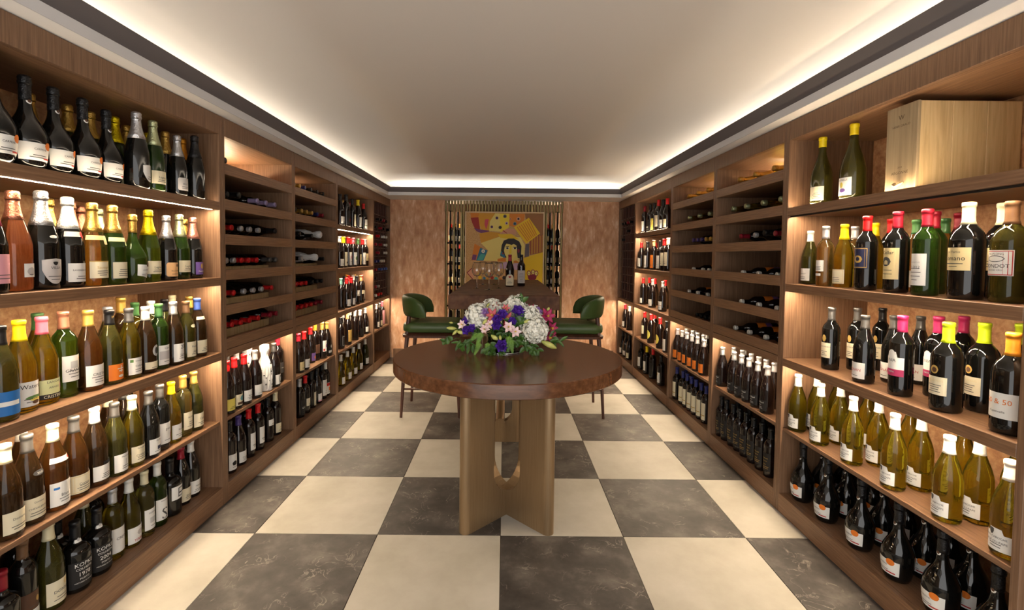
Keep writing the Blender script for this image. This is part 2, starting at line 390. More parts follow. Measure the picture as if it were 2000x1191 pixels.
def body_mesh(kind, s, g, seg):
    key = ('b', kind, round(s,3), g, seg)
    if key not in BM:
        p = PROF[kind]; top = p[-1]
        mb = MB(); mb.lathe([(r*s, z*s) for r, z in p]+[(0, top[1]*s)], seg)
        BM[key] = mb.mesh('bottle_body', glass(g), True)
    return BM[key]
def cap_mesh(kind, s, c, seg, z0=None):
    key = ('c', kind, round(s,3), c, seg, z0)
    if key not in BM:
        zc, st = KIND[kind][2:]
        zc = z0 or zc; H = PROF[kind][-1][1]; f = RAD[kind]
        e = .0009
        pr = [(f(zc)+.0001, zc)]+[(f(z)+e, z) for z in [zc+(H-.014-zc)*k/5 for k in range(6)]]
        if st == 'champ':
            pr += [(.0172, H-.026), (.0186, H-.018), (.0176, H-.010), (.0184, H-.004), (.0165, H+.003), (.011, H+.006), (0, H+.007)]
        else:
            pr += [(f(H)+.0026, H-.0135), (f(H)+.0026, H-.003), (f(H)+.0012, H+.0005), (f(H)-.003, H+.0012), (0, H+.001)]
        rn = random.Random(5); jit = [[rn.uniform(-.035,.035) for _ in range(40)] for _ in range(20)]
        mb = MB(); mb.lathe([(r*s, z*s) for r, z in pr], seg, wob=(lambda i, k: jit[k % 20][i] if k > 3 else 0) if st == 'champ' else None)
        BM[key] = mb.mesh('capsule', capmat(c, st), True)
    return BM[key]
TXT = {}
def text_geo(t):
    if t not in TXT:
        cu = bpy.data.curves.new('t', 'FONT'); cu.body = t; cu.size = 1; cu.align_x = 'CENTER'; cu.resolution_u = 2
        ob = bpy.data.objects.new('t', cu); me = bpy.data.meshes.new_from_object(ob)
        TXT[t] = ([tuple(v.co) for v in me.vertices], [tuple(p.vertices) for p in me.polygons])
        bpy.data.objects.remove(ob); bpy.data.curves.remove(cu); bpy.data.meshes.remove(me)
    return TXT[t]
def patch(mb, f, s, z0, z1, a0, a1, eps, shape, m, cols=10, rows=3):
    """curved sheet on the bottle wall between the angles a0..a1 (degrees, 0 = facing the aisle)"""
    v = []; q = []
    zc = (z0+z1)/2; h = (z1-z0)/2
    for i in range(cols+1):
        u = -1+2*i/cols
        if shape == 'oval': k = math.sqrt(max(0, 1-u*u)); lo, hi = zc-h*k, zc+h*k
        elif shape == 'shield': lo, hi = z0+h*1.1*abs(u)**2.4, z1-h*.12*abs(u)
        elif shape == 'arch': lo, hi = z0, z1-h*.7*(abs(u)**3)
        elif shape == 'bump': lo, hi = z0, z1-h*.45*(1 if abs(u) > .42 else 0)
        elif shape == 'slant': lo, hi = z0+h*.45*(1-u)/2, z1-h*.2*(1+u)/2
        elif shape == 'round': k = 1-max(0, abs(u)-.75)/.25; k = math.sqrt(max(0, 1-(1-k)**2)); lo, hi = z0+h*.25*(1-k), z1-h*.25*(1-k)
        else: lo, hi = z0, z1
        a = R_(a0+(a1-a0)*i/cols)
        for r in range(rows+1):
            z = lo+(hi-lo)*r/rows; rr = (f(z)+eps)
            v.append((rr*math.cos(a)*s, rr*math.sin(a)*s, z*s))
    for i in range(cols):
        for r in range(rows):
            k = i*(rows+1)+r; q.append((k, k+rows+1, k+rows+2, k+1))
    mb.add(v, q, m)
def Lb(words, col, z0, z1, ang=58, shape='rect', txt=(), marks=(), lines=2, ink='dgrey', off=0):
    return dict(words=words, col=col, z0=z0, z1=z1, ang=ang, shape=shape, txt=txt, marks=marks, lines=lines, ink=ink, off=off)
def label_meshes(kind, s, L):
    key = ('l', kind, round(s,3), repr(L))
    if key not in BM:
        f = RAD[kind]
        mb = MB(); patch(mb, f, s, L['z0'], L['z1'], L['off']-L['ang'], L['off']+L['ang'], .0006, L['shape'], paper(L['col']), 12 if L['shape'] == 'rect' else 16)
        lab = mb.mesh('paper_label', None, True)
        mb = MB(); n = 0
        for mk in L['marks']:   # (colour, z0, z1, ang0, ang1, shape)
            n += 1; patch(mb, f, s, mk[1], mk[2], L['off']+mk[3], L['off']+mk[4], .0009+.0001*n, mk[5] if len(mk) > 5 else 'rect', paper(mk[0]), 8)
        for (t, size, z, col) in L['txt']:
            V, F = text_geo(t)
            pts = []
            for x, y, _ in V:
                zz = z+y*size; rr = f(zz)+.0016; a = x*size/rr + R_(L['off'])
                pts.append((rr*math.cos(a)*s, rr*math.sin(a)*s, zz*s))
            mb.add(pts, F, paper(col))
        rn = random.Random(repr(L)); z0, z1 = L['z0'], L['z1']
        for k in range(L['lines']):
            zz = z0+(z1-z0)*(.16+.12*k); hw = L['ang']*rn.uniform(.3,.62)
            patch(mb, f, s, zz, zz+.0022, L['off']-hw, L['off']+hw, .0012, 'rect', paper(L['ink']), 6, 1)
        BM[key] = (lab, mb.mesh('lettering', None, True) if mb.v else None)
    return BM[key]
SPOTS = {}      # shelf key -> [(x, y, r)]
NB = {'n': 0}
CAPW = {'palegreen': 'pale green', 'rosegold': 'rose gold', 'lime': 'lime green', 'ivory': 'ivory'}
def bottle(loc, rot, kind, s, g, cap, L, name, label, cat, group, seg=20, extra=(), zc=None):
    root = thing(name, label, cat, loc, rot, group)
    link('bottle_body', body_mesh(kind, s, g, seg), root)
    link('capsule', cap_mesh(kind, s, cap, seg, zc), root)
    for k, lb in enumerate(([L] if L else [])+list(extra)):
        lm, tm = label_meshes(kind, s, lb)
        lo = link('paper_label' if k == 0 and L else 'neck_label', lm, root)
        if tm: link('lettering', tm, lo)['kind'] = 'stuff'
    NB['n'] += 1; NB.setdefault('l', []).append(label)
    return root
NAMES = {'champ': 'sparkling_wine_bottle', 'bulb': 'bulbous_wine_bottle', 'port': 'port_bottle'}
WHITES = ('olive','yellow','amber','gold','green')
ORD = ('first','second','third','fourth','fifth','sixth','seventh','eighth','ninth','tenth','eleventh','twelfth','thirteenth','fourteenth','fifteenth','sixteenth')
def place_y(Y):
    for a, b in zip(YB, YB[1:]):
        if a <= Y <= b: return a, b
    return YB[0], YB[1]
def stand(side, zs, place, items, group, seg=20, anchor=('trays', -1), short=None):
    """items: (px, d, kind, scale, glass, cap, label[, options]); px = pixel column of the bottle in the photograph, d = depth behind the rack front.
    anchor: what the count of look-alikes starts from, and whether it runs towards +Y or -Y"""
    spots = SPOTS.setdefault((side, zs, place), []); todo = []
    mid = sorted(i[0] for i in items)[len(items)//2]; lo_, hi_ = place_y(y_at(mid, side*FR, zs+.08))
    for it in items:
        px, d, kind, s, g, cap, L = it[:7]; op = it[7] if len(it) > 7 else {}
        r = max(p[0] for p in PROF[kind])*s
        d = max(d, r+.012); ok = False
        while d <= DEP-.016-r:
            X = side*(FR+d); Y = y_at(px, X, zs+.08)
            Y = min(max(Y, lo_+.028+r), hi_-.028-r)
            if all((X-a)**2+(Y-b)**2 > (r+q+.0006)**2 for a, b, q in spots): ok = True; break
            d += .006
        if not ok: continue
        spots.append((X, Y, r)); todo.append((X, Y, d, kind, s, g, cap, L, op))
    base = []
    for X, Y, d, kind, s, g, cap, L, op in todo:
        kw = {'champ': 'sparkling wine', 'bulb': 'bulbous', 'port': 'squat port'}.get(kind, 'wine')
        size = 'large ' if s > 1.08 or kind in ('mag', 'magb') else ''
        lw = L['words'] if L else op.get('words', 'label hidden')
        base.append(('%s%s %s bottle, %s cap, %s' % (size, GLASS[g][2], kw, CAPW.get(cap, cap), lw)))
    for k, (X, Y, d, kind, s, g, cap, L, op) in enumerate(todo):
        same = [j for j in range(len(todo)) if base[j] == base[k]]
        if len(same) > 1:
            row = lambda j: 0 if todo[j][2] < .115 else 1 if todo[j][2] < .235 else 2
            mates = sorted((j for j in same if row(j) == row(k)), key=lambda j: todo[j][1]*anchor[1])
            sh = short or base[k].rsplit(',', 1)[0].replace(' bottle, ', ' bottle with ')
            rows = len({row(j) for j in same})
            cnt = '' if len(mates) == 1 else '%s from %s, ' % (ORD[mates.index(k)], anchor[0])
            W_ = lambda t: len(t.replace('-', ' ').split())
            tail = (('front row ', 'second row ', 'back row ')[row(k)] if rows > 1 else '')+cnt+place
            if not short and W_(base[k])+W_(tail) <= 16: sh = base[k]
            label = '%s, %s%s%s' % (sh, ('front row ', 'second row ', 'back row ')[row(k)] if rows > 1 else '', cnt, place)
            label = label.replace('row ,', 'row,').replace('row '+place, 'row, '+place)
        else: label = base[k]+', '+place
        name = op.get('name') or NAMES.get(kind) or ('rose_wine_bottle' if g == 'rose' else 'white_wine_bottle' if g in WHITES else 'red_wine_bottle')
        rz = (0 if side < 0 else math.pi) + R_(op.get('turn', random.uniform(-7,7)))
        bottle((X, Y, zs+.0004), (0,0,rz), kind, s, g, cap, L, name, label, 'bottle', group, seg, op.get('extra', ()), op.get('zc'))
def lying(side, row, place, items, group, seg=16):
    """items: (px of the neck end, scale, kind, glass, cap[, d, label])"""
    rt = RT_[row]; used = []; todo = []
    for it in items:
        px, s, kind, g, cap = it[:5]; d = it[5] if len(it) > 5 else .085; L = it[6] if len(it) > 6 else None
        r = max(p[0] for p in PROF[kind])*s; z = (rt+.0095 if side < 0 or row < 3 else rt-.0396)+r
        Hh = (PROF[kind][-1][1]+.007)*s
        X = side*(FR+d+Hh); Y = y_at(px, side*(FR+d), z)
        lo, hi = place_y(Y); Y = min(max(Y, lo+.03+r), hi-.03-r)
        if any(abs(Y-b) < r+q+.001 for b, q in used):
            for k in range(1, 60):
                c = [Y+t*k*.005 for t in (1,-1)]
                c = [y for y in c if lo+.03+r <= y <= hi-.03-r and all(abs(y-b) >= r+q+.001 for b, q in used)]
                if c: Y = c[0]; break
            else: continue
        used.append((Y, r)); todo.append((X, Y, z, kind, s, g, cap, L))
    todo.sort(key=lambda t: t[1])
    n = ('first','second','third','fourth','fifth','lowest')[row]
    for k, (X, Y, z, kind, s, g, cap, L) in enumerate(todo):
        label = '%s bottle, %s cap, %s tray of %s, %s from entrance' % (GLASS[g][2], CAPW.get(cap, cap), n, place, ORD[k])
        bottle((X, Y, z), (0, -side*math.pi/2, 0), kind, s, g, cap, L, 'lying_wine_bottle', label, 'bottle', group, seg, zc=PROF[kind][-1][1]-.022 if cap in ('silver', 'white', 'palegreen') else None)
# ------------------------------------------------------------------ what stands on the shelves
# sparkling wine bay (left side, nearest bay)
SW = 'sparkling bay'
seal = Lb('white label with orange seal', 'white', .028, .085, 62, 'rect', (('CARPENE', .009, .062, 'dgrey'),), (('orange', .066, .092, 14, 46, 'oval'), ('red', .034, .039, 12, 48)), 2)
necks = (Lb('', 'white', .215, .233, 34, 'oval', (), (('brown', .219, .229, -20, 20, 'oval'),), 0),)
F_ = dict(extra=necks)
legras = lambda c='cream': Lb('cream label', 'cream', .035, .092, 56, 'rect', (('Legras', .014, .060, 'dgrey'),), (), 2)
stand(-1, 1.635, 'top sparkling bay shelf', [
 (-14,.06,'bulb',1,'black','black',seal,F_), (51,.06,'bulb',1,'black','black',seal,F_), (106,.06,'bulb',1,'black','black',seal,F_), (163,.06,'bulb',1,'black','black',seal,F_), (209,.06,'bulb',.97,'black','black',seal,F_),
 (268,.06,'champ',1.02,'black','silver',Lb('white shield label','white',.03,.10,44,'shield',off=20)),
 (300,.07,'champ',1,'dgreen','palegreen',legras()), (324,.15,'champ',1,'black','gold',Lb('cream label','cream',.03,.085,50)),
 (347,.07,'champ',.92,'black','silver',Lb('rounded grey label','grey',.03,.095,48,'round',(('BRUT',.012,.06,'dgrey'),))),
 (381,.06,'champ',1.0,'black','black',None,dict(words='no label')), (398,.16,'champ',1,'dgreen','orange',Lb('white label','white',.02,.08,44)),
 (134,.25,'champ',1,'dgreen','gold',None), (178,.26,'champ',1.02,'green','gold',None), (226,.2,'champ',1.04,'green','yellow',Lb('cream label','cream',.03,.09,50)), (248,.22,'champ',1,'green','gold',None), (290,.26,'champ',1,'green','yellow',None), (60,.27,'champ',1,'dgreen','gold',None)],
 'bottles on the top shelf of the sparkling wine bay', 24)
stand(-1, 1.235, 'second sparkling bay shelf', [
 (-22,.06,'champ',1,'black','magenta',Lb('pink label','pink',.03,.12,56)),
 (28,.07,'champ',1.02,'rose','copper',Lb('small square animal label','white',.045,.088,30,'rect',(),(('grey',.05,.076,-20,20,'oval'),),1,off=14),dict(zc=.225)),
 (83,.055,'champ',1.06,'black','silver',Lb('grey shield label','grey',.018,.10,46,'shield',(('VILLA',.012,.066,'black'),),(('black',.078,.09,-10,10,'shield'),),2),dict(extra=(Lb('','silver',.165,.175,18,'oval',lines=0),))),
 (134,.06,'champ',1.03,'black','white',Lb('white label','white',.02,.085,56,'rect',(('RAVENSBOURNE',.0085,.058,'black'),),(),2),dict(extra=(Lb('','grey',.178,.196,70,'rect',(),(('red',.173,.198,2,40,'oval'),),0),))),
 (182,.055,'champ',1,'gold','gold',Lb('cream label with gold edge','cream',.03,.095,56,'rect',(('Sauvage',.014,.066,'gold'),),(('gold',.092,.0955,-56,56),),3),dict(extra=(Lb('','peach',.175,.192,75,'rect',(),(('tan',.158,.192,10,42,'round'),),0),))),
 (221,.06,'champ',1,'dgreen','gold',Lb('cream label','cream',.025,.09,56,'rect',(),(),4),dict(extra=(Lb('','palegreen',.172,.188,75,'rect',(),(('palegreen',.155,.188,12,40,'round'),),0),))),
 (260,.06,'bulb',.94,'dgreen','gold',Lb('slanted white label with round seal','white',.02,.085,40,'slant',(('CUVEE',.010,.055,'dgrey'),),(('brown',.072,.092,4,30,'oval'),),2,off=8)),
 (291,.065,'champ',1,'green','yellow',legras()), (326,.065,'champ',.95,'black','silver',Lb('rounded orange label','peach',.02,.088,52,'round',(('BILLECART',.0085,.045,'brown'),),(('brown',.066,.082,8,24,'oval'),),1)),
 (351,.09,'champ',1,'dgreen','palegreen',legras()), (377,.085,'champ',.98,'black','rosegold',Lb('purple label','purple',.02,.085,46,'rect',(('Demoiselle',.010,.034,'white'),),(('gold',.05,.078,-12,12,'oval'),),1)), (400,.075,'champ',.96,'black','gold',Lb('white label','white',.025,.085,46,lines=4)),
 (96,.19,'champ',1.03,'gold','gold',None), (139,.2,'champ',1.03,'dgreen','copper',None), (158,.17,'champ',1,'gold','copper',None), (194,.19,'champ',1,'yellow','palegreen',None)],
 'bottles on the second shelf of the sparkling wine bay', 24)
stand(-1, .835, 'middle sparkling bay shelf', [
 (2,.06,'burg',1,'dolive','black',Lb('blue label','blue',.02,.095,60,'rect',(),(('white',.05,.064,-60,30),),0)),
 (40,.06,'burg',1.02,'olive','yellow',Lb('white label with landscape','white',.02,.10,58,'rect',(('Waters',.019,.078,'black'),),(('green',.040,.054,-25,58,'oval'),('yellow',.036,.046,-10,50,'oval'),('brown',.026,.038,0,36,'oval'))),dict(zc=.23)),
 (84,.055,'burg',1.02,'olive','pink',Lb('pale green label','palegreen',.02,.085,54,'rect',(('LANGHE',.011,.073,'dgrey'),('ARNEIS',.010,.055,'dgrey'),('CRISTINA',.014,.023,'cream')),(('black',.020,.036,-54,54),('pink',.046,.066,34,52)),0)),
 (126,.06,'bord',1.04,'green','copper',Lb('tall white label','white',.055,.145,58,'rect',(('GRANDE',.0155,.088,'dgrey'),),(('orange',.128,.138,26,40,'oval'),('silver',.10,.125,-24,16)),3)),
 (174,.055,'burg',1.03,'amber','gold',Lb('white label','white',.018,.095,60,'rect',(('CRISTIA',.014,.056,'black'),),(),3)),
 (215,.055,'burg',1,'dolive','black',Lb('orange label with white flowers','orange',.016,.080,54,'rect',(),(('white',.06,.063,-14,30),('white',.046,.074,4,9),('white',.026,.036,-10,24,'oval'),('white',.05,.054,-6,22)),0),dict(extra=(Lb('','grey',.262,.276,40,'rect',(('19',.014,.264,'gold'),),(),0),))),
 (253,.05,'burg',.99,'olive','grey',Lb('white label','white',.018,.088,58,'rect',(('Chassagne',.009,.072,'dgrey'),('Cailleret',.011,.05,'dgrey')),(('green',.070,.082,-50,-34),),2)),
 (285,.055,'burg',.98,'brown','white',Lb('small cream label','cream',.02,.052,56,lines=1),dict(extra=(Lb('','silver',.075,.125,30,'oval',(),(('black',.085,.115,-14,14,'oval'),),0,off=14),))),
 (311,.06,'bord',.99,'dgreen','green',Lb('white label with engraving','white',.02,.11,54,'rect',(('Clos',.014,.092,'dgrey'),),(('grey',.045,.083,-48,40),),1)),
 (339,.055,'burg',1,'brown','silver',Lb('white label with large number','white',.016,.10,58,'rect',(('20',.026,.075,'black'),('Geminu',.010,.045,'black')),(),2)),
 (364,.06,'burg',.98,'dolive','brown',Lb('cream label','cream',.02,.095,54,'rect',(('Pouilly',.014,.066,'dgrey'),('Vins',.012,.044,'dgrey')),(),2),dict(extra=(Lb('','cream',.165,.182,26,'oval',lines=0),))),
 (386,.065,'burg',1,'brown','blue',Lb('cream label','cream',.02,.085,54,lines=3),dict(extra=(Lb('','cream',.19,.205,60,'rect',lines=0),))),
 (405,.06,'burg',1.02,'dolive','gold',Lb('yellow label','yellow',.025,.10,54,lines=3),dict(extra=(Lb('','yellow',.165,.18,22,'oval',lines=0),))),
 (76,.2,'burg',1.02,'olive','green',None), (212,.17,'burg',1,'dolive','silver',None), (238,.18,'bord',1.1,'brown','gold',None), (265,.17,'bord',1,'olive','green',None), (296,.17,'bord',1,'dolive','white',None), (322,.18,'burg',1,'dolive','black',None), (347,.19,'burg',1.03,'dolive','ivory',None)],
 'bottles on the middle shelf of the sparkling wine bay', 24)
cr_lab = lambda *t, **k: Lb('cream label','cream',.02,.088,58,'rect',t,**k)
wh_lab = lambda *t, **k: Lb('white label','white',.02,.088,58,'rect',t,**k)
kop = lambda y: Lb('white stencilled lettering','black',.02,.12,60,'rect',(('KOPKE',.020,.100,'white'),('COLHEITA',.0115,.086,'white'),(y,.021,.064,'white'),('PORTO',.0095,.050,'white'),('MATURED IN WOOD',.0065,.038,'white')),(),0)
PT = dict(extra=(Lb('','white',.180,.202,40,'round',(),(('grey',.185,.197,-16,16,'oval'),),0),))
stand(-1, .46, 'fourth sparkling bay shelf', [
 (12,.06,'burg',1,'brown','ivory',cr_lab(('Domaine',.011,.06,'dgrey'))),
 (55,.055,'burg',1,'brown','grey',Lb('cream label and oval neck badge','cream',.02,.09,60,'rect',(('CHEVALIER PLE',.0085,.052,'dgrey'),('Domaine',.008,.072,'dgrey')),(),2),dict(extra=(Lb('','dgrey',.16,.178,30,'oval',(('2010',.010,.165,'white'),),(),0,off=10),))),
 (105,.05,'burg',1.01,'amber','cream',Lb('white label with blue mark','white',.018,.10,60,'rect',(('Blanc',.014,.05,'dgrey'),),(('blue',.076,.084,-46,-24),('brown',.075,.09,34,46,'shield')),2),dict(extra=(Lb('','white',.168,.186,60,'rect',(),(('red',.172,.184,24,42,'oval'),),0),))),
 (146,.055,'burg',1.0,'amber','grey',Lb('cream bordered label','cream',.018,.085,60,'rect',(('Corton',.012,.048,'dgrey'),),(('tan',.021,.082,-54,54),('cream',.024,.079,-51,51)),3)),
 (186,.05,'burg',1.02,'brown','white',Lb('white label with black band','white',.022,.078,60,'rect',(),(('black',.082,.092,-16,58),),3)),
 (225,.05,'burg',.99,'dolive','grey',Lb('white label with scroll','white',.016,.088,58,'rect',(('J',.03,.045,'grey'),('Meursault',.009,.074,'dgrey')),(),2)),
 (259,.05,'burg',1,'olive','cream',cr_lab(('CHEREAU',.012,.045,'dgrey'),('Domaine Mas',.008,.076,'dgrey'))),
 (291,.055,'burg',.98,'black','grey',Lb('white label with blue stripe','white',.016,.085,56,'rect',(('MURE',.011,.072,'dgrey'),),(('navy',.034,.050,-10,56),),1)),
 (313,.07,'bord',1,'black','grey',Lb('white label with red corner','white',.03,.125,54,'rect',(('gaia',.018,.092,'dgrey'),),(('red',.05,.075,24,48),),1)),
 (335,.065,'burg',.97,'olive','yellow',Lb('white label','white',.02,.09,54,'rect',(('Petit',.012,.06,'dgrey'),),(),2)),
 (358,.07,'bord',1,'yellow','gold',Lb('cream label','cream',.035,.12,54,'rect',(('BLANC',.011,.09,'dgrey'),),(),3)),
 (379,.07,'burg',1.0,'dolive','gold',cr_lab(('Cask',.016,.055,'dgrey'))),
 (399,.07,'port',.96,'black','black',kop('1967'),dict(turn=-12)),
 (45,.19,'burg',1,'brown','white',None), (212,.18,'burg',1.04,'brown','ivory',None), (243,.19,'burg',1.05,'brown','grey',None), (250,.28,'burg',1.02,'brown','copper',None)],
 'bottles on the fourth shelf of the sparkling wine bay', 24)
stand(-1, .10, 'lowest sparkling bay shelf', [
 (4,.09,'port',.95,'black','crimson',Lb('pink label','pink',.02,.07,56)),
 (46,.07,'bord',.98,'black','brown',Lb('brown and white label','brown',.06,.12,58,'rect',(),(('white',.025,.058,-58,58),('gold',.08,.10,6,26,'oval')),1)),
 (97,.075,'burg',1.03,'dolive','cream',Lb('cream label','cream',.02,.10,60,'rect',(('DONNE',.014,.058,'dgrey'),),(('tan',.075,.095,8,34,'oval'),),2)),
 (148,.065,'port',1,'black','black',kop('1978'),dict(PT, turn=-14)), (190,.06,'port',1,'black','black',kop('2004'),dict(PT, turn=-14)),
 (221,.065,'bord',.97,'olive','silver',Lb('tall white label','white',.03,.135,58,'rect',(('CREO',.016,.085,'black'),),(),0)),
 (253,.07,'burg',.98,'olive','white',Lb('white label with painted picture','white',.018,.088,58,'rect',(('TERRA',.014,.026,'red'),),(('grey',.048,.072,-10,32,'oval'),),0)),
 (283,.075,'bord',.97,'yellow','cream',Lb('white label','white',.03,.125,56,'rect',(('OLIVARES',.010,.104,'dgrey'),),(('silver',.06,.085,-24,36),),1)),
 (308,.075,'bord',.98,'green','white',Lb('white label with large letter','white',.03,.13,56,'rect',(('S',.075,.034,'dgrey'),('MARQUES',.008,.118,'dgrey')),(),0)),
 (332,.075,'port',1.06,'black','black',Lb('white label with line drawing','white',.075,.135,46,'rect',(),(('dgrey',.085,.089,-14,30),('dgrey',.122,.126,-10,34),('dgrey',.085,.126,-12,-7),('dgrey',.085,.126,28,33),('dgrey',.10,.106,-10,30)),0)),
 (354,.08,'burg',.97,'black','crimson',cr_lab(('JEAN',.013,.045,'dgrey'))), (373,.085,'burg',.98,'black','white',wh_lab(('Maison',.011,.056,'dgrey'))), (394,.085,'burg',.97,'black','black',cr_lab()),
 (112,.18,'port',1,'black','black',None,PT), (165,.17,'burg',1,'dolive','cream',None), (182,.2,'bord',1,'black','black',None), (30,.2,'bord',1,'black','black',None)],
 'bottles on the lowest shelf of the sparkling wine bay', 24)
# wooden crate bay (right side, nearest bay)
CB = 'crate bay'
stand(1, 1.635, 'standing beside the wooden crate', [
 (1604,.075,'magb',.97,'dolive','yellow',Lb('cream side label','cream',.02,.09,40,'rect',lines=4,off=24)),
 (1665,.08,'magb',1.0,'dolive','yellow',Lb('label with coloured swirl','white',.02,.10,46,'rect',(('LA VRILLE',.012,.085,'dgrey'),),(('yellow',.055,.08,-14,6,'oval'),('purple',.034,.052,-16,20,'oval')),0,off=10))],
 'tall bottles beside the wooden crate', 28)
stand(1, 1.235, 'shelf under the wooden crate', [
 (1576,.10,'burg',.93,'dolive','white',wh_lab(('MEURSAULT',.009,.056,'dgrey'))),
 (1611,.06,'bord',.97,'gold','silver',Lb('white label','white',.075,.13,46,'rect',(),(('white',.052,.064,-24,28),),3)),
 (1647,.09,'burg',.99,'olive','yellow',Lb('cream bordered label','cream',.018,.085,54,'rect',(),(('tan',.021,.082,-46,46),('cream',.0235,.0795,-43,43)),3),dict(zc=.225)),
 (1691,.06,'bord',1.06,'black','red',Lb('navy label with gold emblem','navy',.088,.172,58,'rect',(),(('gold',.091,.169,-52,52),('navy',.0935,.1665,-49,49),('gold',.11,.14,-26,28,'oval'),('navy',.118,.134,-14,14,'oval')),0)),
 (1750,.07,'bord',1.08,'black','crimson',Lb('cream label with engraved house','tan',.05,.165,56,'rect',(('Cellar',.018,.142,'black'),),(('dgrey',.098,.132,-36,20,'oval'),('tan',.104,.12,-18,4,'arch')),2)),
 (1807,.07,'bord',1.07,'dgreen','crimson',Lb('tall white label','white',.035,.145,54,'rect',(('11-2012',.012,.095,'dgrey'),('Reserva',.012,.112,'grey')),(),4)),
 (1887,.075,'mag',1.03,'black','cream',Lb('tan label','tan',.095,.17,58,'rect',(('Romano',.021,.128,'black'),('Dal Forno',.011,.152,'dgrey')),(),2)),
 (1971,.09,'mag',1.0,'dolive','brown',Lb('red-bordered label','white',.085,.165,56,'rect',(('MONDOT',.0165,.110,'black'),('TROPLONG',.009,.150,'dgrey'),('GRAND CRU',.0075,.100,'dgrey')),(('red',.087,.163,-53,53),('white',.0895,.1605,-50,50),('dgrey',.128,.148,-32,32,'oval'),('white',.130,.146,-29,29,'oval')),0)),
 (1667,.19,'bord',.97,'gold','silver',None), (1706,.18,'burg',1,'olive','yellow',None), (1738,.19,'bord',1.06,'black','red',Lb('navy label with gold emblem','navy',.088,.172,58,'rect',(),(('gold',.11,.14,-26,28,'oval'),),0)),
 (1787,.2,'burg',1,'gold','green',wh_lab()), (1822,.18,'bord',1.07,'dgreen','crimson',None), (1842,.24,'burg',1,'gold','green',wh_lab()), (1869,.2,'bord',1.08,'black','crimson',Lb('cream label with engraved house','tan',.05,.165,56,'rect',(('Cellar',.018,.142,'black'),),(('dgrey',.098,.132,-36,20,'oval'),),2)),
 (1955,.2,'mag',1.03,'black','cream',Lb('tan label','tan',.095,.17,58,lines=3))],
 'bottles on the shelf under the wooden crate', 28)
moro = Lb('cream label and round badge','cream',.058,.13,44,'rect',(('EMILIO MORO',.0095,.108,'dgrey'),),(('gold',.135,.168,-16,16,'oval'),),3,off=12)
pig = Lb('white label with red lettering','white',.02,.09,60,'rect',(('PIGNAN',.0165,.052,'red'),),(),1)
inia = Lb('white label with magenta band','white',.075,.165,60,'bump',(('INIA',.016,.128,'dgrey'),('RIBERA',.007,.088,'white')),(('magenta',.075,.10,-60,60),('white',.146,.172,-18,18,'oval')),1)
mal = Lb('cream label and round badge','cream',.06,.125,46,'rect',(('MALLEOLUS',.0105,.108,'tan'),),(('gold',.135,.165,-18,16,'oval'),('brown',.14,.158,-12,10,'oval')),4)
stand(1, .835, 'middle crate bay shelf', [
 (1622,.085,'bord',1,'black','grey',moro), (1672,.20,'bord',1,'black','grey',moro), (1721,.32,'bord',1,'black','black',moro),
 (1687,.065,'burg',.98,'black','grey',pig), (1743,.19,'burg',.98,'black','grey',pig), (1795,.29,'burg',.98,'black','grey',pig),
 (1759,.065,'bord',1.05,'black','magenta',inia), (1829,.19,'bord',1.05,'black','magenta',inia), (1878,.3,'bord',1.05,'black','magenta',inia),
 (1848,.07,'mag',.985,'black','lime',mal), (1918,.195,'mag',.985,'black','lime',mal), (1990,.31,'mag',.985,'black','lime',mal),
 (1973,.07,'mag',.98,'black','orange',Lb('white label with large numbers','white',.05,.13,60,'rect',(('50 & 50',.023,.095,'orange'),('Capannelle',.0095,.068,'dgrey')),(),0))],
 'bottles on the middle shelf of the wooden crate bay', 28)
pape = Lb('white label with crest','white',.02,.088,58,'bump',(('PERE CABOCHE',.0085,.058,'dgrey'),('NEUF-DU-PAPE',.0092,.044,'dgrey')),(('dgrey',.066,.086,-24,-4,'shield'),),2)
P_ = lambda px, d: (px, d, 'burg', 1, 'olive', 'white', pape, dict(zc=.236))
stand(1, .46, 'fourth crate bay shelf', [P_(x, .06) for x in (1551,1601,1664,1745,1850,1969)]+[P_(x, .16) for x in (1589,1640,1714,1797,1909)]+[P_(x, .27) for x in (1630,1694,1777,1880,1984)],
 'matching white wine bottles on the fourth shelf of the crate bay', 28, short='white-capped white wine bottle')
stand(1, .10, 'lowest crate bay shelf', [(x, .08, 'bulb', 1, 'black', 'black', seal, F_) for x in (1567,1615,1680,1753,1838,1945)]+[(x, .20, 'bulb', 1, 'black', 'black', seal, F_) for x in (1605,1654,1725,1807,1896)]+[(x, .32, 'bulb', 1, 'black', 'black', seal, F_) for x in (1646,1706,1773,1856)],
 'matching bulbous bottles on the lowest shelf of the crate bay', 28, short='black bulbous bottle')

# bottle racks with trays: necks towards the aisle
A2, A3, B2, B3 = 'rack by sparkling bay', 'rack with wrapped bottles', 'rack by crate bay', 'rack over orange labels'
G2, G3, H2, H3 = ('bottles lying in the '+x for x in (A2, A3, B2, B3))
Dk = lambda px, cap='black', s=1, k='bord', *r: (px, s, k, 'red', cap)+r
lying(-1, 0, A2, [Dk(443)], G2)
lying(-1, 1, A2, [Dk(447), Dk(470,'black',1.15,'burg'), Dk(506,'lilac'), Dk(523,'lilac'), Dk(540,'lilac')], G2)
lying(-1, 2, A2, [Dk(456,'red'), Dk(475,'silver'), Dk(492,'silver'), Dk(509,'silver'), Dk(545,'black',1.12,'burg')], G2)
lying(-1, 3, A2, [Dk(446,'silver'), Dk(460,'silver'), Dk(473,'red'), Dk(489,'red'), Dk(505,'red'), Dk(531,'grey'), Dk(546,'grey')], G2)
lying(-1, 4, A2, [Dk(442,'red'), Dk(460,'red'), Dk(481,'silver'), Dk(499,'silver'), Dk(515,'silver'), Dk(534,'red')], G2)
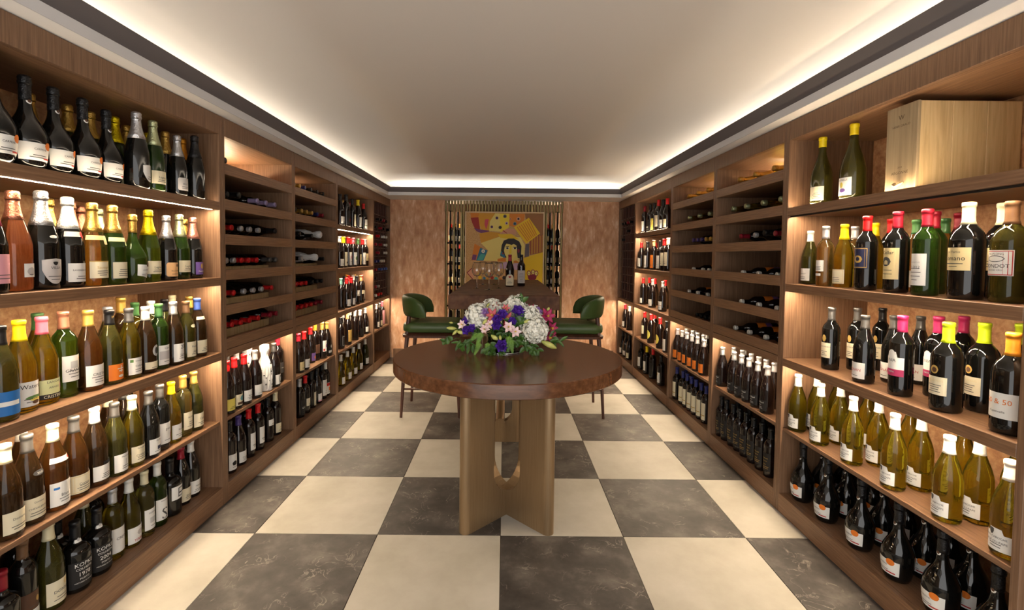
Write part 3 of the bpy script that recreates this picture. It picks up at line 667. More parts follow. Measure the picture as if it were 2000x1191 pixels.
lying(-1, 5, A2, [Dk(442,'crimson'), Dk(456,'red'), Dk(474,'red'), Dk(491,'red'), Dk(508,'red'), Dk(531,'crimson'), Dk(546,'crimson')], G2)
lying(-1, 0, A3, [Dk(577), Dk(588,'gold'), Dk(598,'navy'), Dk(610), Dk(622), Dk(634)], G3)
lying(-1, 1, A3, [Dk(580), Dk(592,'gold'), Dk(602,'gold'), Dk(612,'gold'), Dk(623,'navy'), Dk(633,'crimson')], G3)
lying(-1, 2, A3, [Dk(588,'black',1.08,'burg'), Dk(612,'black')], G3)
lying(-1, 3, A3, [Dk(592,'silver',1.08,'burg'), Dk(634,'black')], G3)
lying(-1, 4, A3, [Dk(582,'red'), Dk(591,'red'), Dk(601,'red'), Dk(613,'black'), Dk(622,'black'), Dk(631,'black')], G3)
lying(-1, 5, A3, [Dk(581,'red'), Dk(592,'red'), Dk(601,'red'), Dk(611,'red'), Dk(620,'crimson'), Dk(631,'crimson')], G3)
Gr = lambda px, cap='gold': (px, 1, 'champ', 'olive', cap)
Or = lambda px: (px, .97, 'bord', 'red', 'white', .06, Lb('orange label', 'orange', .05, .15, 75, 'rect', (), (('purple',.05,.09,-75,75),), 0))
lying(1, 0, B2, [Gr(1442), Gr(1472), Gr(1509)], H2)
lying(1, 1, B2, [Gr(1425,'palegreen'), Gr(1454,'palegreen'), Gr(1487,'palegreen'), Gr(1522,'palegreen')], H2)
lying(1, 2, B2, [Dk(1444,'crimson'), Dk(1471,'silver'), Dk(1490,'black',1.15,'burg'), Dk(1511,'crimson')], H2)
for r_, xs in ((3,(1447,1477,1514)), (4,(1444,1477,1513)), (5,(1432,1459,1491))): lying(1, r_, B2, [Or(x) for x in xs], H2)
lying(1, 0, B3, [Gr(1343), Gr(1360), Gr(1380)], H3)
lying(1, 1, B3, [Gr(1344,'palegreen'), Gr(1363,'palegreen'), Gr(1383,'palegreen')], H3)
lying(1, 2, B3, [Dk(1351,'purple'), Dk(1359,'purple'), Dk(1367,'purple'), Dk(1376,'gold'), Dk(1385,'gold')], H3)
lying(1, 3, B3, [Or(1351), Or(1369), Or(1381)], H3)
lying(1, 4, B3, [Or(1342), Or(1359), Or(1378)], H3)
lying(1, 5, B3, [Dk(1358), Dk(1366), Dk(1374), Dk(1382)], H3)

# lower shelves of the tray racks
def RW(px, cap, lab, d=.055, kind='burg', s=1, g='red', **op): return (px, d, kind, s, g, cap, lab, op)
def lb(words, col, *txt, z0=.02, z1=.085, ang=56, marks=(), lines=2, shape='rect', ink='dgrey'): return Lb(words, col, z0, z1, ang, shape, txt, marks, lines, ink)
u2 = 'shelf under trays by sparkling bay'; l2 = 'bottom of rack by sparkling bay'
stand(-1, .46, u2, [
 RW(443,'red',lb('yellow label','yellow')), RW(458,'red',lb('cream label with teal picture','cream',marks=(('teal',.045,.075,-20,30,'oval'),('brown',.026,.04,-40,45)),lines=0)),
 RW(477,'red',lb('white label','white',('Rosso',.014,.048,'dgrey'))), RW(498,'silver',lb('plain white label','white',lines=1)),
 RW(535,'grey',lb('white label with drawn circle','white',marks=(('dgrey',.03,.075,-20,24,'oval'),('white',.036,.069,-15,19,'oval')),lines=0)),
 RW(550,'crimson',lb('dark grey label','dgrey',('Riserva',.012,.09,'white'),z0=.06,z1=.13),.09,'bord',1.08), RW(462,'silver',None,.17), RW(443,'grey',None,.18)],
 'bottles under the trays beside the sparkling wine bay', 18)
stand(-1, .10, l2, [
 RW(448,'black',lb('white label with drawing','white',marks=(('black',.045,.07,-30,20,'oval'),),z1=.11),.07,'bord'), RW(466,'purple',lb('white label','white',('Monteno',.012,.045,'dgrey')),.075),
 RW(486,'red',lb('tall white label','white',('Roberta',.013,.07,'dgrey'),z0=.045,z1=.15,ang=52,marks=(('dgrey',.115,.13,10,30,'oval'),)),.075,'bord'), RW(504,'red',lb('tall white label','white',('Roberta',.013,.07,'dgrey'),z0=.045,z1=.15,ang=52,marks=(('dgrey',.115,.13,10,30,'oval'),)),.075,'bord'),
 RW(523,'black',lb('white band label','white',z0=.11,z1=.15),.08,'bord'), RW(538,'cream',lb('cream label','cream',('Oro',.014,.05,'gold')),.085,'bord'), RW(478,'black',None,.2,'bord'), RW(515,'black',None,.22,'bord')],
 'bottles on the lowest shelf beside the sparkling wine bay', 18)
u3 = 'shelf under wrapped-bottle trays'; l3 = 'bottom of wrapped-bottle rack'
stand(-1, .46, u3, [
 RW(583,'crimson',lb('tan label','tan')), RW(594,'red',lb('white label with number','white',('20',.03,.05,'dgrey'))), RW(606,'red',lb('purple picture label','purple',marks=(('orange',.035,.06,-20,20,'oval'),),lines=0),.10),
 RW(615,'orange',lb('brown label','brown',z0=.06,z1=.13),.06,'bord',1.08), RW(629,'gold',lb('white label with coloured circles','white',z0=.06,z1=.15,marks=(('purple',.09,.12,-14,24,'oval'),('red',.098,.112,0,24,'oval'),('red',.065,.085,-50,-26,'oval')),lines=0),.07,'bord',1.05),
 RW(640,'gold',lb('black and white label','black',marks=(('white',.03,.05,-50,50),('white',.07,.10,-20,20,'oval'))),.07), RW(606,'silver',None,.2)],
 'bottles under the wrapped-bottle trays', 16)
stand(-1, .10, l3, [
 RW(585,'silver',lb('black label with white lettering','black',('GRAN',.02,.07,'white'),z1=.14),.07,'bord'), RW(596,'red',lb('cream label','cream',('Toro',.013,.06,'dgrey'),z0=.06,z1=.12),.07,'bord'), RW(608,'black',lb('narrow cream label','cream',z1=.13,ang=34),.075,'bord'),
 RW(619,'black',lb('pink-edged white label','white',marks=(('pink',.02,.03,-56,56),)),.075), RW(629,'black',lb('tall white label','white',z0=.03,z1=.16),.08,'bord',1.05), RW(640,'white',lb('red and white label','white',z1=.12,marks=(('red',.09,.118,-56,56),('orange',.05,.08,-20,30))),.085,'bord'), RW(600,'black',None,.2,'bord')],
 'bottles on the lowest shelf of the wrapped-bottle rack', 16)
u4 = 'rack by crate bay'
eyed = lb('white script on black label','black',('Kiwi Eyed',.0135,.066,'white'),('shiraz',.008,.052,'white'),lines=2,ink='silver')
stand(1, .46, 'under trays by crate bay', [RW(x,'silver',eyed,.055,'burg',.93) for x in (1405,1418.7,1433,1447,1461.5,1479,1498)]+[RW(x,'silver',eyed,.145,'burg',.93) for x in (1434,1449,1466,1481,1495,1511)],
 'matching script-labelled bottles under the trays', 18, ('crate bay', 1), 'script-labelled black bottle')
gt = Lb('gold lettering','black',.04,.15,60,'rect',(('Cabernet',.013,.115,'gold'),('Reserve',.012,.098,'gold'),('Estate',.011,.078,'gold')),(('gold',.065,.067,-44,44),('gold',.055,.057,-40,40)),0)
stand(1, .10, 'bottom of rack by crate bay', [RW(x,'black',gt,.06,'bord',.94) for x in (1406,1418.5,1431.5,1443.5,1456.5,1471,1487,1504)]+[RW(x,'black',gt,.16,'bord',.94) for x in (1440,1463,1490)],
 'matching gold-lettered bottles on the lowest shelf', 18, ('crate bay', 1), 'gold-lettered black bottle')
orl = lb('orange label','orange',('X',.03,.04,'peach'),z1=.095,lines=0)
stand(1, .46, 'under second tray rack', [RW(x,'silver',orl,.055,'burg',.92) for x in (1316,1324,1332,1341,1351,1361.5,1374)]+[RW(x,'silver',orl,.145,'burg',.92) for x in (1333,1342,1352,1362,1373)]+[RW(x,'silver',orl,.24,'burg',.92) for x in (1346,1357,1368,1380)],
 'matching orange-labelled bottles', 16, ('script-labelled bottles', 1), 'orange-labelled bottle')
blu = Lb('tall cream label','cream',.03,.165,56,'rect',(),(('gold',.062,.070,-50,50),),1)
stand(1, .10, 'below orange-labelled bottles', [RW(x,'navy',blu,.06,'bord',.96) for x in (1319,1326.3,1333.7,1341.5,1350,1359,1369,1379)],
 'matching blue-capped bottles on the lowest shelf', 16, ('gold-lettered bottles', 1), 'navy-capped cream-labelled bottle')
# open bays before the lattices
f1 = 'near white-capped lattice'
stand(-1, 1.635, 'top shelf '+f1, [RW(664,'black',lb('white label','white')), RW(676,'black',lb('dark label with red marks','black',('II',.04,.05,'red'),z1=.15,lines=0),.06,'bord',1.06), RW(688,'black',lb('cream side label','cream',z1=.14,ang=30),.07,'bord'), RW(699,'yellow',lb('tall white label','white',z1=.12),.06,'burg',1.04), RW(710,'red',lb('white label with green band','white',z1=.12,marks=(('green',.05,.056,-56,56),)),.08), RW(670,'gold',None,.2), RW(683,'crimson',None,.2)],
 'bottles on the top shelf before the lattice', 16, ('trays', 1))
stand(-1, 1.235, 'second shelf '+f1, [RW(663,'white',lb('white label','white')), RW(671,'yellow',lb('cream label with picture','cream',z1=.15,marks=(('brown',.04,.06,-30,30,'oval'),)),.06,'bord'), RW(680,'red',lb('white label with red drawing','white',z1=.15,marks=(('pink',.08,.12,-30,30,'oval'),)),.06,'bord'), RW(690,'pink',lb('white label with green drawing','white',z1=.15,marks=(('green',.07,.11,-30,30,'oval'),)),.06,'bord'), RW(699,'green',lb('narrow tan label','tan',z1=.13,ang=28),.09,'bord'), RW(708,'red',lb('white label with violet mark','white',z1=.15,marks=(('purple',.09,.12,-12,12),)),.06,'bord'), RW(717,'silver',lb('tan label','tan',z0=.06,z1=.14),.08,'bord'), RW(667,'gold',None,.2), RW(684,'red',None,.2)],
 'bottles on the second shelf before the lattice', 16, ('trays', 1))
stand(-1, .835, 'middle shelf '+f1, [RW(666,'teal',None,.06,'bord',words='black label'), RW(677,'red',lb('white label','white',('U',.02,.03,'dgrey'))), RW(686,'red',lb('white label with crest','white',marks=(('dgrey',.05,.07,-10,10,'shield'),))), RW(696,'black',lb('white label','white',z0=.09,z1=.15),.07,'bord'), RW(705,'tan',lb('cream label','cream',z0=.1,z1=.14),.07,'bord'), RW(712,'red',lb('grey label','grey',z1=.12),.12,'bord'), RW(719.5,'gold',lb('tan label','tan',z0=.06,z1=.14),.075,'bord'), RW(672,'black',None,.18), RW(681,'red',None,.19), RW(690,'silver',None,.19), RW(701,'orange',None,.19)],
 'bottles on the middle shelf before the lattice', 16, ('trays', 1))
stand(-1, .46, 'fourth shelf '+f1, [RW(665,'black',lb('black framed label','black',z1=.13,marks=(('silver',.03,.12,-40,40),('black',.035,.115,-34,34)),lines=0),.06,'bord'), RW(679,'tan',lb('gold label','gold',z0=.03,z1=.14),.06,'bord',1.08), RW(693,'silver',lb('red spot','black',z0=.08,z1=.11,ang=12,marks=(('red',.085,.105,-8,8,'oval'),),lines=0),.065,'bord',1.06), RW(703,'white',lb('black label','black',z1=.1),.07), RW(713,'silver',lb('white band label','white',z0=.03,z1=.085),.075), RW(670,'silver',None,.18), RW(684,'white',None,.18), RW(705,'white',None,.2)],
 'bottles on the fourth shelf before the lattice', 16, ('trays', 1))
stand(-1, .10, 'lowest shelf '+f1, [RW(x,'white',lb('white label','white'),d,g='olive') for x, d in ((665.5,.06),(678.5,.06),(690,.065),(701,.07),(671,.16),(686,.16))]+[RW(715,'white',lb('white label','white'),.08,g='dolive')],
 'white wine bottles on the lowest shelf before the lattice', 16, ('trays', 1), 'olive wine bottle')
f2 = 'near bare lattice'
stand(1, 1.635, 'top shelf '+f2, [RW(1259,'crimson',lb('white label','white',z1=.13),.06,'bord'), RW(1270,'black',lb('black label with white arc','black',z1=.13,marks=(('white',.05,.06,-40,40),),lines=0),.065,'bord'), RW(1278,'black',lb('yellow label','yellow',z1=.14),.075,'bord'), RW(1286,'red',lb('cream label','cream',z0=.04,z1=.15),.06,'bord',1.05), RW(1295,'black',lb('white label with script','white',z1=.1)), RW(1303,'red',lb('cream label','cream',z1=.10),.06)],
 'bottles on the top shelf before the bare lattice', 16, ('trays', 1))
stand(1, 1.235, 'second shelf '+f2, [RW(1250,'red',lb('slanted white label','white',z1=.13,shape='slant'),.06), RW(1257,'grey',lb('white label','white',z1=.15),.075,'bord'), RW(1264.5,'black',lb('white label','white',z1=.15),.06,'bord'), RW(1277,'tan',lb('orange label','orange',z1=.15),.07,'bord',1.04), RW(1289,'black',lb('white label','white',z1=.15),.07,'bord'), RW(1297,'red',lb('cream label','cream',z0=.05,z1=.17),.06,'bord',1.04), RW(1304.5,'white',lb('cream label','cream',z0=.05,z1=.17),.06,'bord',1.06), RW(1273,'red',None,.18), RW(1300,'gold',None,.19,'bord',1.05)],
 'bottles on the second shelf before the bare lattice', 16, ('trays', 1))
stand(1, .835, 'middle shelf '+f2, [RW(1256,'red',lb('white label low down','white',z1=.075),.07,'bord'), RW(1274,'silver',lb('white label','white',z1=.09),.07), RW(1294,'silver',lb('white label with red line','white',z1=.1,marks=(('red',.06,.063,-50,50),)),.06), RW(1259,'red',None,.16,'bord'), RW(1279,'red',None,.17), RW(1299,'red',None,.17)],
 'bottles on the middle shelf before the bare lattice', 16, ('trays', 1))
oval = Lb('yellow oval label','yellow',.045,.135,50,'oval',lines=0)
stand(1, .46, 'fourth shelf '+f2, [RW(1259,'red',lb('cream label','cream',z0=.06,z1=.15),.07,'bord'), RW(1271.5,'red',oval,.06,'bord',1.03), RW(1289,'red',oval,.06,'bord',1.03), RW(1302,'black',lb('white label','white',z1=.13),.06,'bord'), RW(1279,'red',lb('cream label','cream'),.16,'bord')],
 'bottles on the fourth shelf before the bare lattice', 16, ('trays', 1))
stand(1, .10, 'lowest shelf '+f2, [RW(1252,'black',lb('white label','white',z0=.04,z1=.14),.06,'bord'), RW(1263,'yellow',lb('white label with crest','white',z0=.04,z1=.14,marks=(('gold',.06,.075,-14,14),)),.06,'bord'), RW(1275,'red',lb('dark gold-edged label','black',z0=.03,z1=.16,marks=(('gold',.05,.14,-42,-36),),lines=0),.065,'bord',1.05), RW(1291,'black',lb('white label with medal','white',z0=.03,z1=.13,marks=(('gold',.10,.125,-16,16,'oval'),)),.065,'bord')],
 'bottles on the lowest shelf before the bare lattice', 16, ('trays', 1))
# lattice bays
stand(-1, .46, 'shelf under the lattice with white caps', [RW(735,'silver',lb('white label','white')), RW(741,'grey',lb('cream label','cream')), RW(746,'pink',lb('pink label','pink',z0=.01,z1=.19,ang=70,lines=0),.07,'bord'), RW(750.5,'black',lb('dark label','dgrey'),.08)], 'bottles under the lattice with white caps', 12)
stand(1, .46, 'shelf under the nearly empty lattice', [RW(1221,'crimson',lb('white label','white'),.06), RW(1229.5,'white',None,.06,words='plain black body')], 'bottles under the nearly empty lattice', 12)
stand(1, .10, 'lowest shelf under the nearly empty lattice', [RW(1216,'black',lb('white label','white'),.06), RW(1222.5,'black',lb('slanted white label','white',shape='slant'),.06), RW(1229,'black',lb('cream label','cream'),.06)], 'bottles lowest under the nearly empty lattice', 12)
def in_lattice(side, cells, place, group):
    a, b = YB[4]+.025, YB[5]-.025; p = (b-a)/6
    for c, r, cap in sorted(cells):
        z = .8487+.1*r+.0375
        bottle((side*(FR-.012+.30), a+(c+.5)*p, z), (0,-side*math.pi/2,0), 'bord', 1, 'red', cap, None, 'lying_wine_bottle', 'dark bottle, %s cap, in %s, %s row down, %s from back wall' % (cap, place, ORD[10-r], ORD[5-c]), 'bottle', group, 10)
in_lattice(-1, [(3,7,'white'),(4,7,'white'),(4,6,'white'),(4,5,'white'),(0,4,'navy'),(1,4,'navy'),(2,4,'white'),(3,4,'white'),(2,3,'blue'),(3,3,'blue'),(4,3,'blue'),(0,3,'crimson'),(3,9,'crimson'),(1,5,'crimson'),(0,2,'black'),(1,1,'silver'),(0,0,'white'),(0,1,'crimson'),(2,0,'red'),(1,0,'red'),(2,8,'crimson'),(1,7,'red'),(3,8,'black'),(4,9,'black'),(0,8,'black'),(5,8,'black'),(1,9,'black'),(2,9,'black'),(2,6,'crimson'),(0,6,'crimson')], 'lattice with white caps', 'bottles in the lattice with white caps')
in_lattice(1, [(4,9,'black'),(2,9,'crimson'),(3,9,'black'),(1,9,'black'),(2,8,'black'),(4,7,'black')], 'bare lattice', 'bottles in the nearly empty lattice')
# bottles wrapped in printed paper
def wrapped(name, label, loc, rot, s, squeeze):
    rn = random.Random(name+str(loc)); root = thing(name, label, 'bottle', loc, rot)
    pr = [(0,0),(.038,.001),(.044,.02),(.046,.08),(.044,.14),(.040,.17),(.030,.20),(.022,.225),(.024,.25),(.030,.275),(.026,.30),(.012,.306),(0,.304)]
    mb = MB(); ph = [rn.uniform(0,6) for _ in range(4)]
    mb.lathe([(r*s, z*s) for r, z in cr(pr, 2)[1:]], 28, wob=lambda i, k: .07*math.sin(i*1.9+k*.8+ph[0])+.05*math.sin(i*3.1-k*1.1+ph[1]))
    wrap = link('paper_wrap', mb.mesh('paper_wrap', mat('tissue_paper', (226,224,220), .55), False), root)
    mb = MB()
    for k in range(26):
        a = rn.uniform(-1.6,1.6); z = rn.uniform(.02,.24)*s; rr = (.0505 if z < .15*s else .05-.1*(z-.15*s))*s; w = rn.uniform(.004,.007)*s
        p = [(rr*math.cos(a+t*w/rr), rr*math.sin(a+t*w/rr), z+q*w) for t, q in ((-1,-.4),(0,-1),(1,-.2),(.5,.9),(-.7,.8))]
        mb.add(p, [tuple(range(5))])
    link('printed_motif', mb.mesh('printed_motif', paper('dgrey')), wrap)['kind'] = 'stuff'
wy = lambda px, d, z: (-(FR+d), y_at(px, -(FR+d), z), z)
wrapped('wrapped_bottle', 'bottle wrapped in white printed paper standing on the shelf between black bottles', wy(517,.07,.4615), (0,0,0), 1, 1)
wrapped('wrapped_bottle', 'bottle in white printed paper standing behind the red-capped bottles', wy(483,.19,.4615), (0,0,0), 1, 1)
for rowi, px, what in ((2,630,'upper'),(3,622,'lower')):
    rt = RT_[rowi]; X = -(FR+.05+.305)
    wrapped('wrapped_bottle', 'paper-wrapped bottle lying in a rack tray, the %s of two lying ones' % what, (X, y_at(px, -(FR+.05), rt+.06), rt+.0095+.0525), (0, math.pi/2, 0), .97, 1)
# ------------------------------------------------------------------ round table
TX, TY, TR, TZ = .027, .237, .594, .843
tb = thing('round_table', 'round dark walnut table on a crossed bronze base, carrying the flowers', 'table', (TX, TY, 0))
mb = MB(); mb.lathe([(0,TZ-.066),(TR-.05,TZ-.066),(TR-.004,TZ-.066),(TR,TZ-.062),(TR,TZ-.004),(TR-.004,TZ),(TR-.03,TZ),(0,TZ)], 96)
link('table_top', mb.mesh('table_top', TOPW, ang=18), tb)
def u_panel(half, inner, ztop, zu, th, n=14):
    """outline of a panel with a U-shaped opening cut down from its top"""
    p = [(-half,0),(half,0),(half,ztop),(inner,ztop)]
    for k in range(n+1):
        a = math.pi*k/n; p.append((inner*math.cos(a), zu+inner-inner*math.sin(a)))
    p += [(-inner,ztop),(-half,ztop)]
    return p
def panel_obj(name, root, half, inner, ztop, zu, th, m, rz, loc):
    poly = u_panel(half, inner, ztop, zu, th); rr = th*.42; nn = 4
    mb = MB(); N = len(poly)
    # thick panel, with the two outer upright edges rounded
    front = []; back = []
    for (x, z) in poly:
        front.append((x, -th/2, z)); back.append((x, th/2, z))
    left = [list(range(0)),]
    # body strips as columns so that the faces stay flat
    def col(x0, x1, z0a, z0b, z1a, z1b):
        v = [(x0,-th/2,z0a),(x1,-th/2,z0b),(x1,-th/2,z1b),(x0,-th/2,z1a),(x0,th/2,z0a),(x1,th/2,z0b),(x1,th/2,z1b),(x0,th/2,z1a)]
        mb.add(v, [(0,1,2,3),(5,4,7,6),(4,5,1,0),(3,2,6,7)])
    e = half-th/2
    for s in (-1, 1):
        a, b = sorted((s*inner, s*e)); col(a, b, 0, 0, ztop, ztop)
        ring = [(s*(e+th/2*math.sin(math.pi*k/8)), -th/2*math.cos(math.pi*k/8)) for k in range(9)]
        v = [(x,y,z) for z in (0, ztop) for x, y in ring]
        mb.add(v, [(k,k+1,k+10,k+9) if s > 0 else (k+1,k,k+9,k+10) for k in range(8)]+[tuple(range(9)), tuple(range(9,18))[::-1]])
        mb.add([(s*inner,-th/2,zu+inner),(s*inner,th/2,zu+inner),(s*inner,th/2,ztop),(s*inner,-th/2,ztop)], [(0,1,2,3)])
    arc = [(inner*math.cos(math.pi*k/14), zu+inner-inner*math.sin(math.pi*k/14)) for k in range(15)]
    for (x1, z1), (x0, z0) in zip(arc, arc[1:]): col(x0, x1, 0, 0, z0, z1)
    return link(name, mb.mesh(name, m, ang=40), root, loc, (0,0,rz))
c = Vector((.002, -.005, 0))
for a in (45, -45): panel_obj('base_panel', tb, .318, .125, TZ-.066, .128, .062, BRASS, R_(a), c)
# ------------------------------------------------------------------ bar table
BZ = 1.08
bt = thing('bar_table', 'tall rectangular bronze bar table carrying wine glasses and two bottles', 'table', (.0, 2.28, 0))
boxo('table_top', (-.40,.41,-1.13,1.14,BZ-.105,BZ), BARW, bt, .004)
for y in (-1.12, .96):
    panel_obj('base_panel', bt, .152, .088, BZ-.105, .146, .06, BRASS, 0, (-.015, y+.03, 0))
mb = MB(); mb.tube([(-.015,-1.165,.155),(-.015,1.03,.155)], .034, 20)
link('foot_rail', mb.mesh('foot_rail', BRASS, ang=40), bt)
# ------------------------------------------------------------------ bar chairs
def chair(side, label):
    root = thing('bar_chair', label, 'chair', (side*.607, 1.885 if side < 0 else 1.90, 0), (0,0,0 if side < 0 else math.pi), 'green leather bar chairs')
    # local: backrest at -x, seat front at +x
    def cushion(w, l, z0, z1, r, e):
        mb = MB(); out = []; n = 8
        for cx_, cy_, a0 in ((l-r,w-r,0),(-l+r,w-r,90),(-l+r,-w+r,180),(l-r,-w+r,270)):
            for k in range(n+1): a = R_(a0+90*k/n); out.append((cx_, cy_, math.cos(a), math.sin(a)))
        rings = []
        for dz, sh in ((z0,e*.8),(z0+.012,.002),((z0+z1)/2,0),(z1-.02,.004),(z1-.006,.018),(z1,.05)):
            rings.append([(x+(r-sh)*ca, y+(r-sh)*sa, dz) for x, y, ca, sa in out])
        v = [p for q in rings for p in q]; N = len(out); f = []
        for k in range(len(rings)-1):
            for i in range(N): f.append((k*N+i, k*N+(i+1) % N, (k+1)*N+(i+1) % N, (k+1)*N+i))
        f += [tuple(range(N))[::-1], tuple(range((len(rings)-1)*N, len(rings)*N))]
        mb.add(v, f); return mb
    link('seat_cushion', cushion(.225,.245,.715,.80,.09,.02).mesh('seat_cushion', LEATH, ang=50), root)
    link('seat_frame', cushion(.228,.248,.672,.714,.08,.004).mesh('seat_frame', CHW, ang=50), root)
    for sx, sy in ((-1,-1),(-1,1),(1,-1),(1,1)):
        mb = MB(); top = (sx*.21, sy*.19, .70); bot = (sx*.245, sy*.224, 0)
        pts = [top, tuple((a+b)/2 for a, b in zip(top, bot)), bot]
        if sx < 0: pts = [(-.188, sy*.185, .85)] + pts[1:]; 
        mb.tube(pts, [.019,.016,.0115], 12); link('leg', mb.mesh('leg', CHW, ang=50), root)
    for y in (-1, 1):
        mb = MB(); mb.tube([(-.222, y*.215, .24), (.222, y*.215, .24)], .009, 8); link('foot_bar', mb.mesh('foot_bar', CHW, True), root)
    mb = MB(); mb.tube([(.222, -.215, .30), (.222, .215, .30)], .009, 8); link('foot_bar', mb.mesh('foot_bar', CHW, True), root)
    # wrap-around backrest: a padded shell swept round the back
    mb = MB(); nA, nS = 36, 16; v = []; f = []
    for i in range(nA+1):
        t = -1+2*i/nA; a = math.pi+R_(80)*t
        k = math.sqrt(max(.0, 1-abs(t)**3.2)); H = .092*(.30+.70*k); zc = .838+H; th = .027*(.35+.65*k)
        R0 = .226+.014*(1-t*t)
        for j in range(nS):
            b = 2*math.pi*j/nS; cb, sb = math.cos(b), math.sin(b)
            px_ = math.copysign(abs(cb)**.8, cb)*th; pz = math.copysign(abs(sb)**.62, sb)*H
            lean = .10*(pz)
            v.append(((R0+px_+lean)*math.cos(a)*1.04, (R0+px_+lean)*math.sin(a), zc+pz))
    for i in range(nA):
        for j in range(nS): q = (j+1) % nS; f.append((i*nS+j, i*nS+q, (i+1)*nS+q, (i+1)*nS+j))
    f += [tuple(range(nS)), tuple(range(nA*nS, (nA+1)*nS))[::-1]]
    mb.add(v, f); link('backrest', mb.mesh('backrest', LEATH, ang=60), root)
    mb = MB(); mb.tube([(.215*math.cos(math.pi+R_(t)), .215*math.sin(math.pi+R_(t)), .842) for t in range(-60, 61, 10)], .014, 8); link('back_frame', mb.mesh('back_frame', CHW, True), root)
chair(-1, 'green leather bar chair, back to the sparkling wine side')
chair(1, 'green leather bar chair, back to the crate side')
# ------------------------------------------------------------------ wooden crate on the shelf
cx0, cx1, cy0, cy1, cz = FR+.045, FR+DEP-.02, -.475, -.335, 1.639
ct = thing('wooden_crate', 'pale oak wine crate with a rope handle on the top shelf', 'crate', ((cx0+cx1)/2, (cy0+cy1)/2, cz))
hx, hy, hz = (cx1-cx0)/2, (cy1-cy0)/2, .325
for k in range(3):
    a = -hx+2*hx*k/3; boxo('side_board', (a+.0006, a+2*hx/3-.0006, -hy, -hy+.012, 0, hz), OAK, ct, .0012)
    boxo('side_board', (a+.0006, a+2*hx/3-.0006, hy-.012, hy, 0, hz), OAK, ct, .0012)
GREYOAK = noise_mat('shaded_oak', [(.25,(134,116,88)), (.5,(160,140,108)), (.8,(178,158,124))], (26,26,1.4), 2.4, 6, .6)  # greyer, darker oak: shade on the crate's front face put into the colour
fp = boxo('front_board', (-hx-.004, -hx+.008, -hy-.003, hy, 0, hz+.001), GREYOAK, ct, .0012)
boxo('back_board', (hx-.012, hx, -hy+.012, hy-.012, 0, hz), OAK, ct, .001)
boxo('lid', (-hx+.008, hx-.012, -hy+.012, hy-.012, hz-.012, hz), OAK, ct, .001)
def flat_text(parent, lines, xface, m):
    mb = MB()
    for t, size, y, z in lines:
        V, F = text_geo(t); mb.add([(xface, y-px_*size, z+py_*size) for px_, py_, _ in V], F)
    return link('lettering', mb.mesh('lettering', m), parent)
flat_text(fp, [('HENRI GIRAUD', .012, 0, .245), ('2014', .010, 0, .085), ('ARGONNE', .016, 0, .062), ('W', .026, 0, .272)], -hx-.0046, mat('burnt_print', (84,66,44), .7))
mb = MB(); mb.tube([(-hx-.006,-.018,.028),(-hx-.016,-.016,.022),(-hx-.02,0,.014),(-hx-.016,.016,.022),(-hx-.006,.018,.028)], .005, 8)
link('rope_handle', mb.mesh('rope_handle', mat('pale_rope', (206,180,140), .8), True), ct)
# ------------------------------------------------------------------ niche with hanging tubes and bottles
ns = thing('niche_bottle_shelving', 'dark metal shelving recessed behind the bronze tubes', 'shelving', (0, 4.2, 0))
NZ = (1.54, 1.26, .98, .70, .42)
for z in NZ: boxo('shelf', (-.78,.763,-.16,.18,z-.02,z), DARKM, ns, .001)
for x in (-.78, .755):
    for y in (-.16, .165): boxo('upright', (x,x+.012,y,y+.014,0,2.08), DARKM, ns, .001)
for x in (-.805, .790): boxo('led_strip', (x,x+.008,-.09,-.08,.2,2.0), LEDN, ns, 0)  # unseen side strips, added to light the bottles in the niche
tu = thing('bronze_tube_screen', 'hanging screen of bronze tubes around the painting', 'screen', (0, 3.95, 0))
mb = MB(); mb.lathe([(0,1.935),(.012,1.935),(.014,1.939),(.014,2.082),(0,2.082)], 10); short = mb.mesh('tube', ROD, ang=40)
mb = MB(); mb.lathe([(0,.03),(.0135,.03),(.0145,.036),(.0145,1.935),(0,1.935)], 10); long_ = mb.mesh('tube', ROD, ang=40)
mb = MB(); mb.lathe([(0,.03),(.0115,.03),(.0115,1.95),(0,1.95)], 8); thin = mb.mesh('tube', DARKM, ang=40)
n = 39
for k in range(n): link('tube', short, tu, (-.77+1.523*k/(n-1), -.012 if k % 2 else .008, 0))
for s in (-1, 1):
    for k, x in enumerate((.755,.705,.655,.605,.555)): link('tube', thin if k % 2 else long_, tu, (s*x-.008, .01, 0))
    link('tube', long_, tu, (s*.53-.008, .0, 0))
rn = random.Random(3)
nlab = [lb('cream label','cream'), lb('white label','white',z1=.10), lb('tan label','tan',z0=.03,z1=.11)]
for zi, z in enumerate(NZ):
    xs = [-.725,-.665,-.605,-.55] + ([.53,.59,.65,.715] if zi < 4 else [])
    if zi >= 4: xs = [-.725+.115*k for k in range(13)]
    if zi == 3: xs = [-.725,-.665,.65,.715]
    nl = [x for x in xs if x < 0]
    for k, x in enumerate(xs):
        cap = rn.choice(['gold','red','black','cream','gold','silver']); L = nlab[rn.randrange(3)]
        tier = ('top','second','middle','fourth','lowest')[zi]
        where = '%s from sparkling side' % ORD[k] if zi == 4 or x < 0 else '%s from crate side' % ORD[len(xs)-1-k]
        bottle((x, 4.095 if k % 2 else 4.165, z+.0004), (0,0,-math.pi/2+rn.uniform(-.2,.2)), 'bord' if rn.random() < .6 else 'burg', .84, 'red', cap, L, 'niche_wine_bottle', 'dark bottle, %s cap, %s, %s niche shelf, %s' % (cap, L['words'], tier, where), 'bottle', 'bottles in the niche behind the tubes', 12)
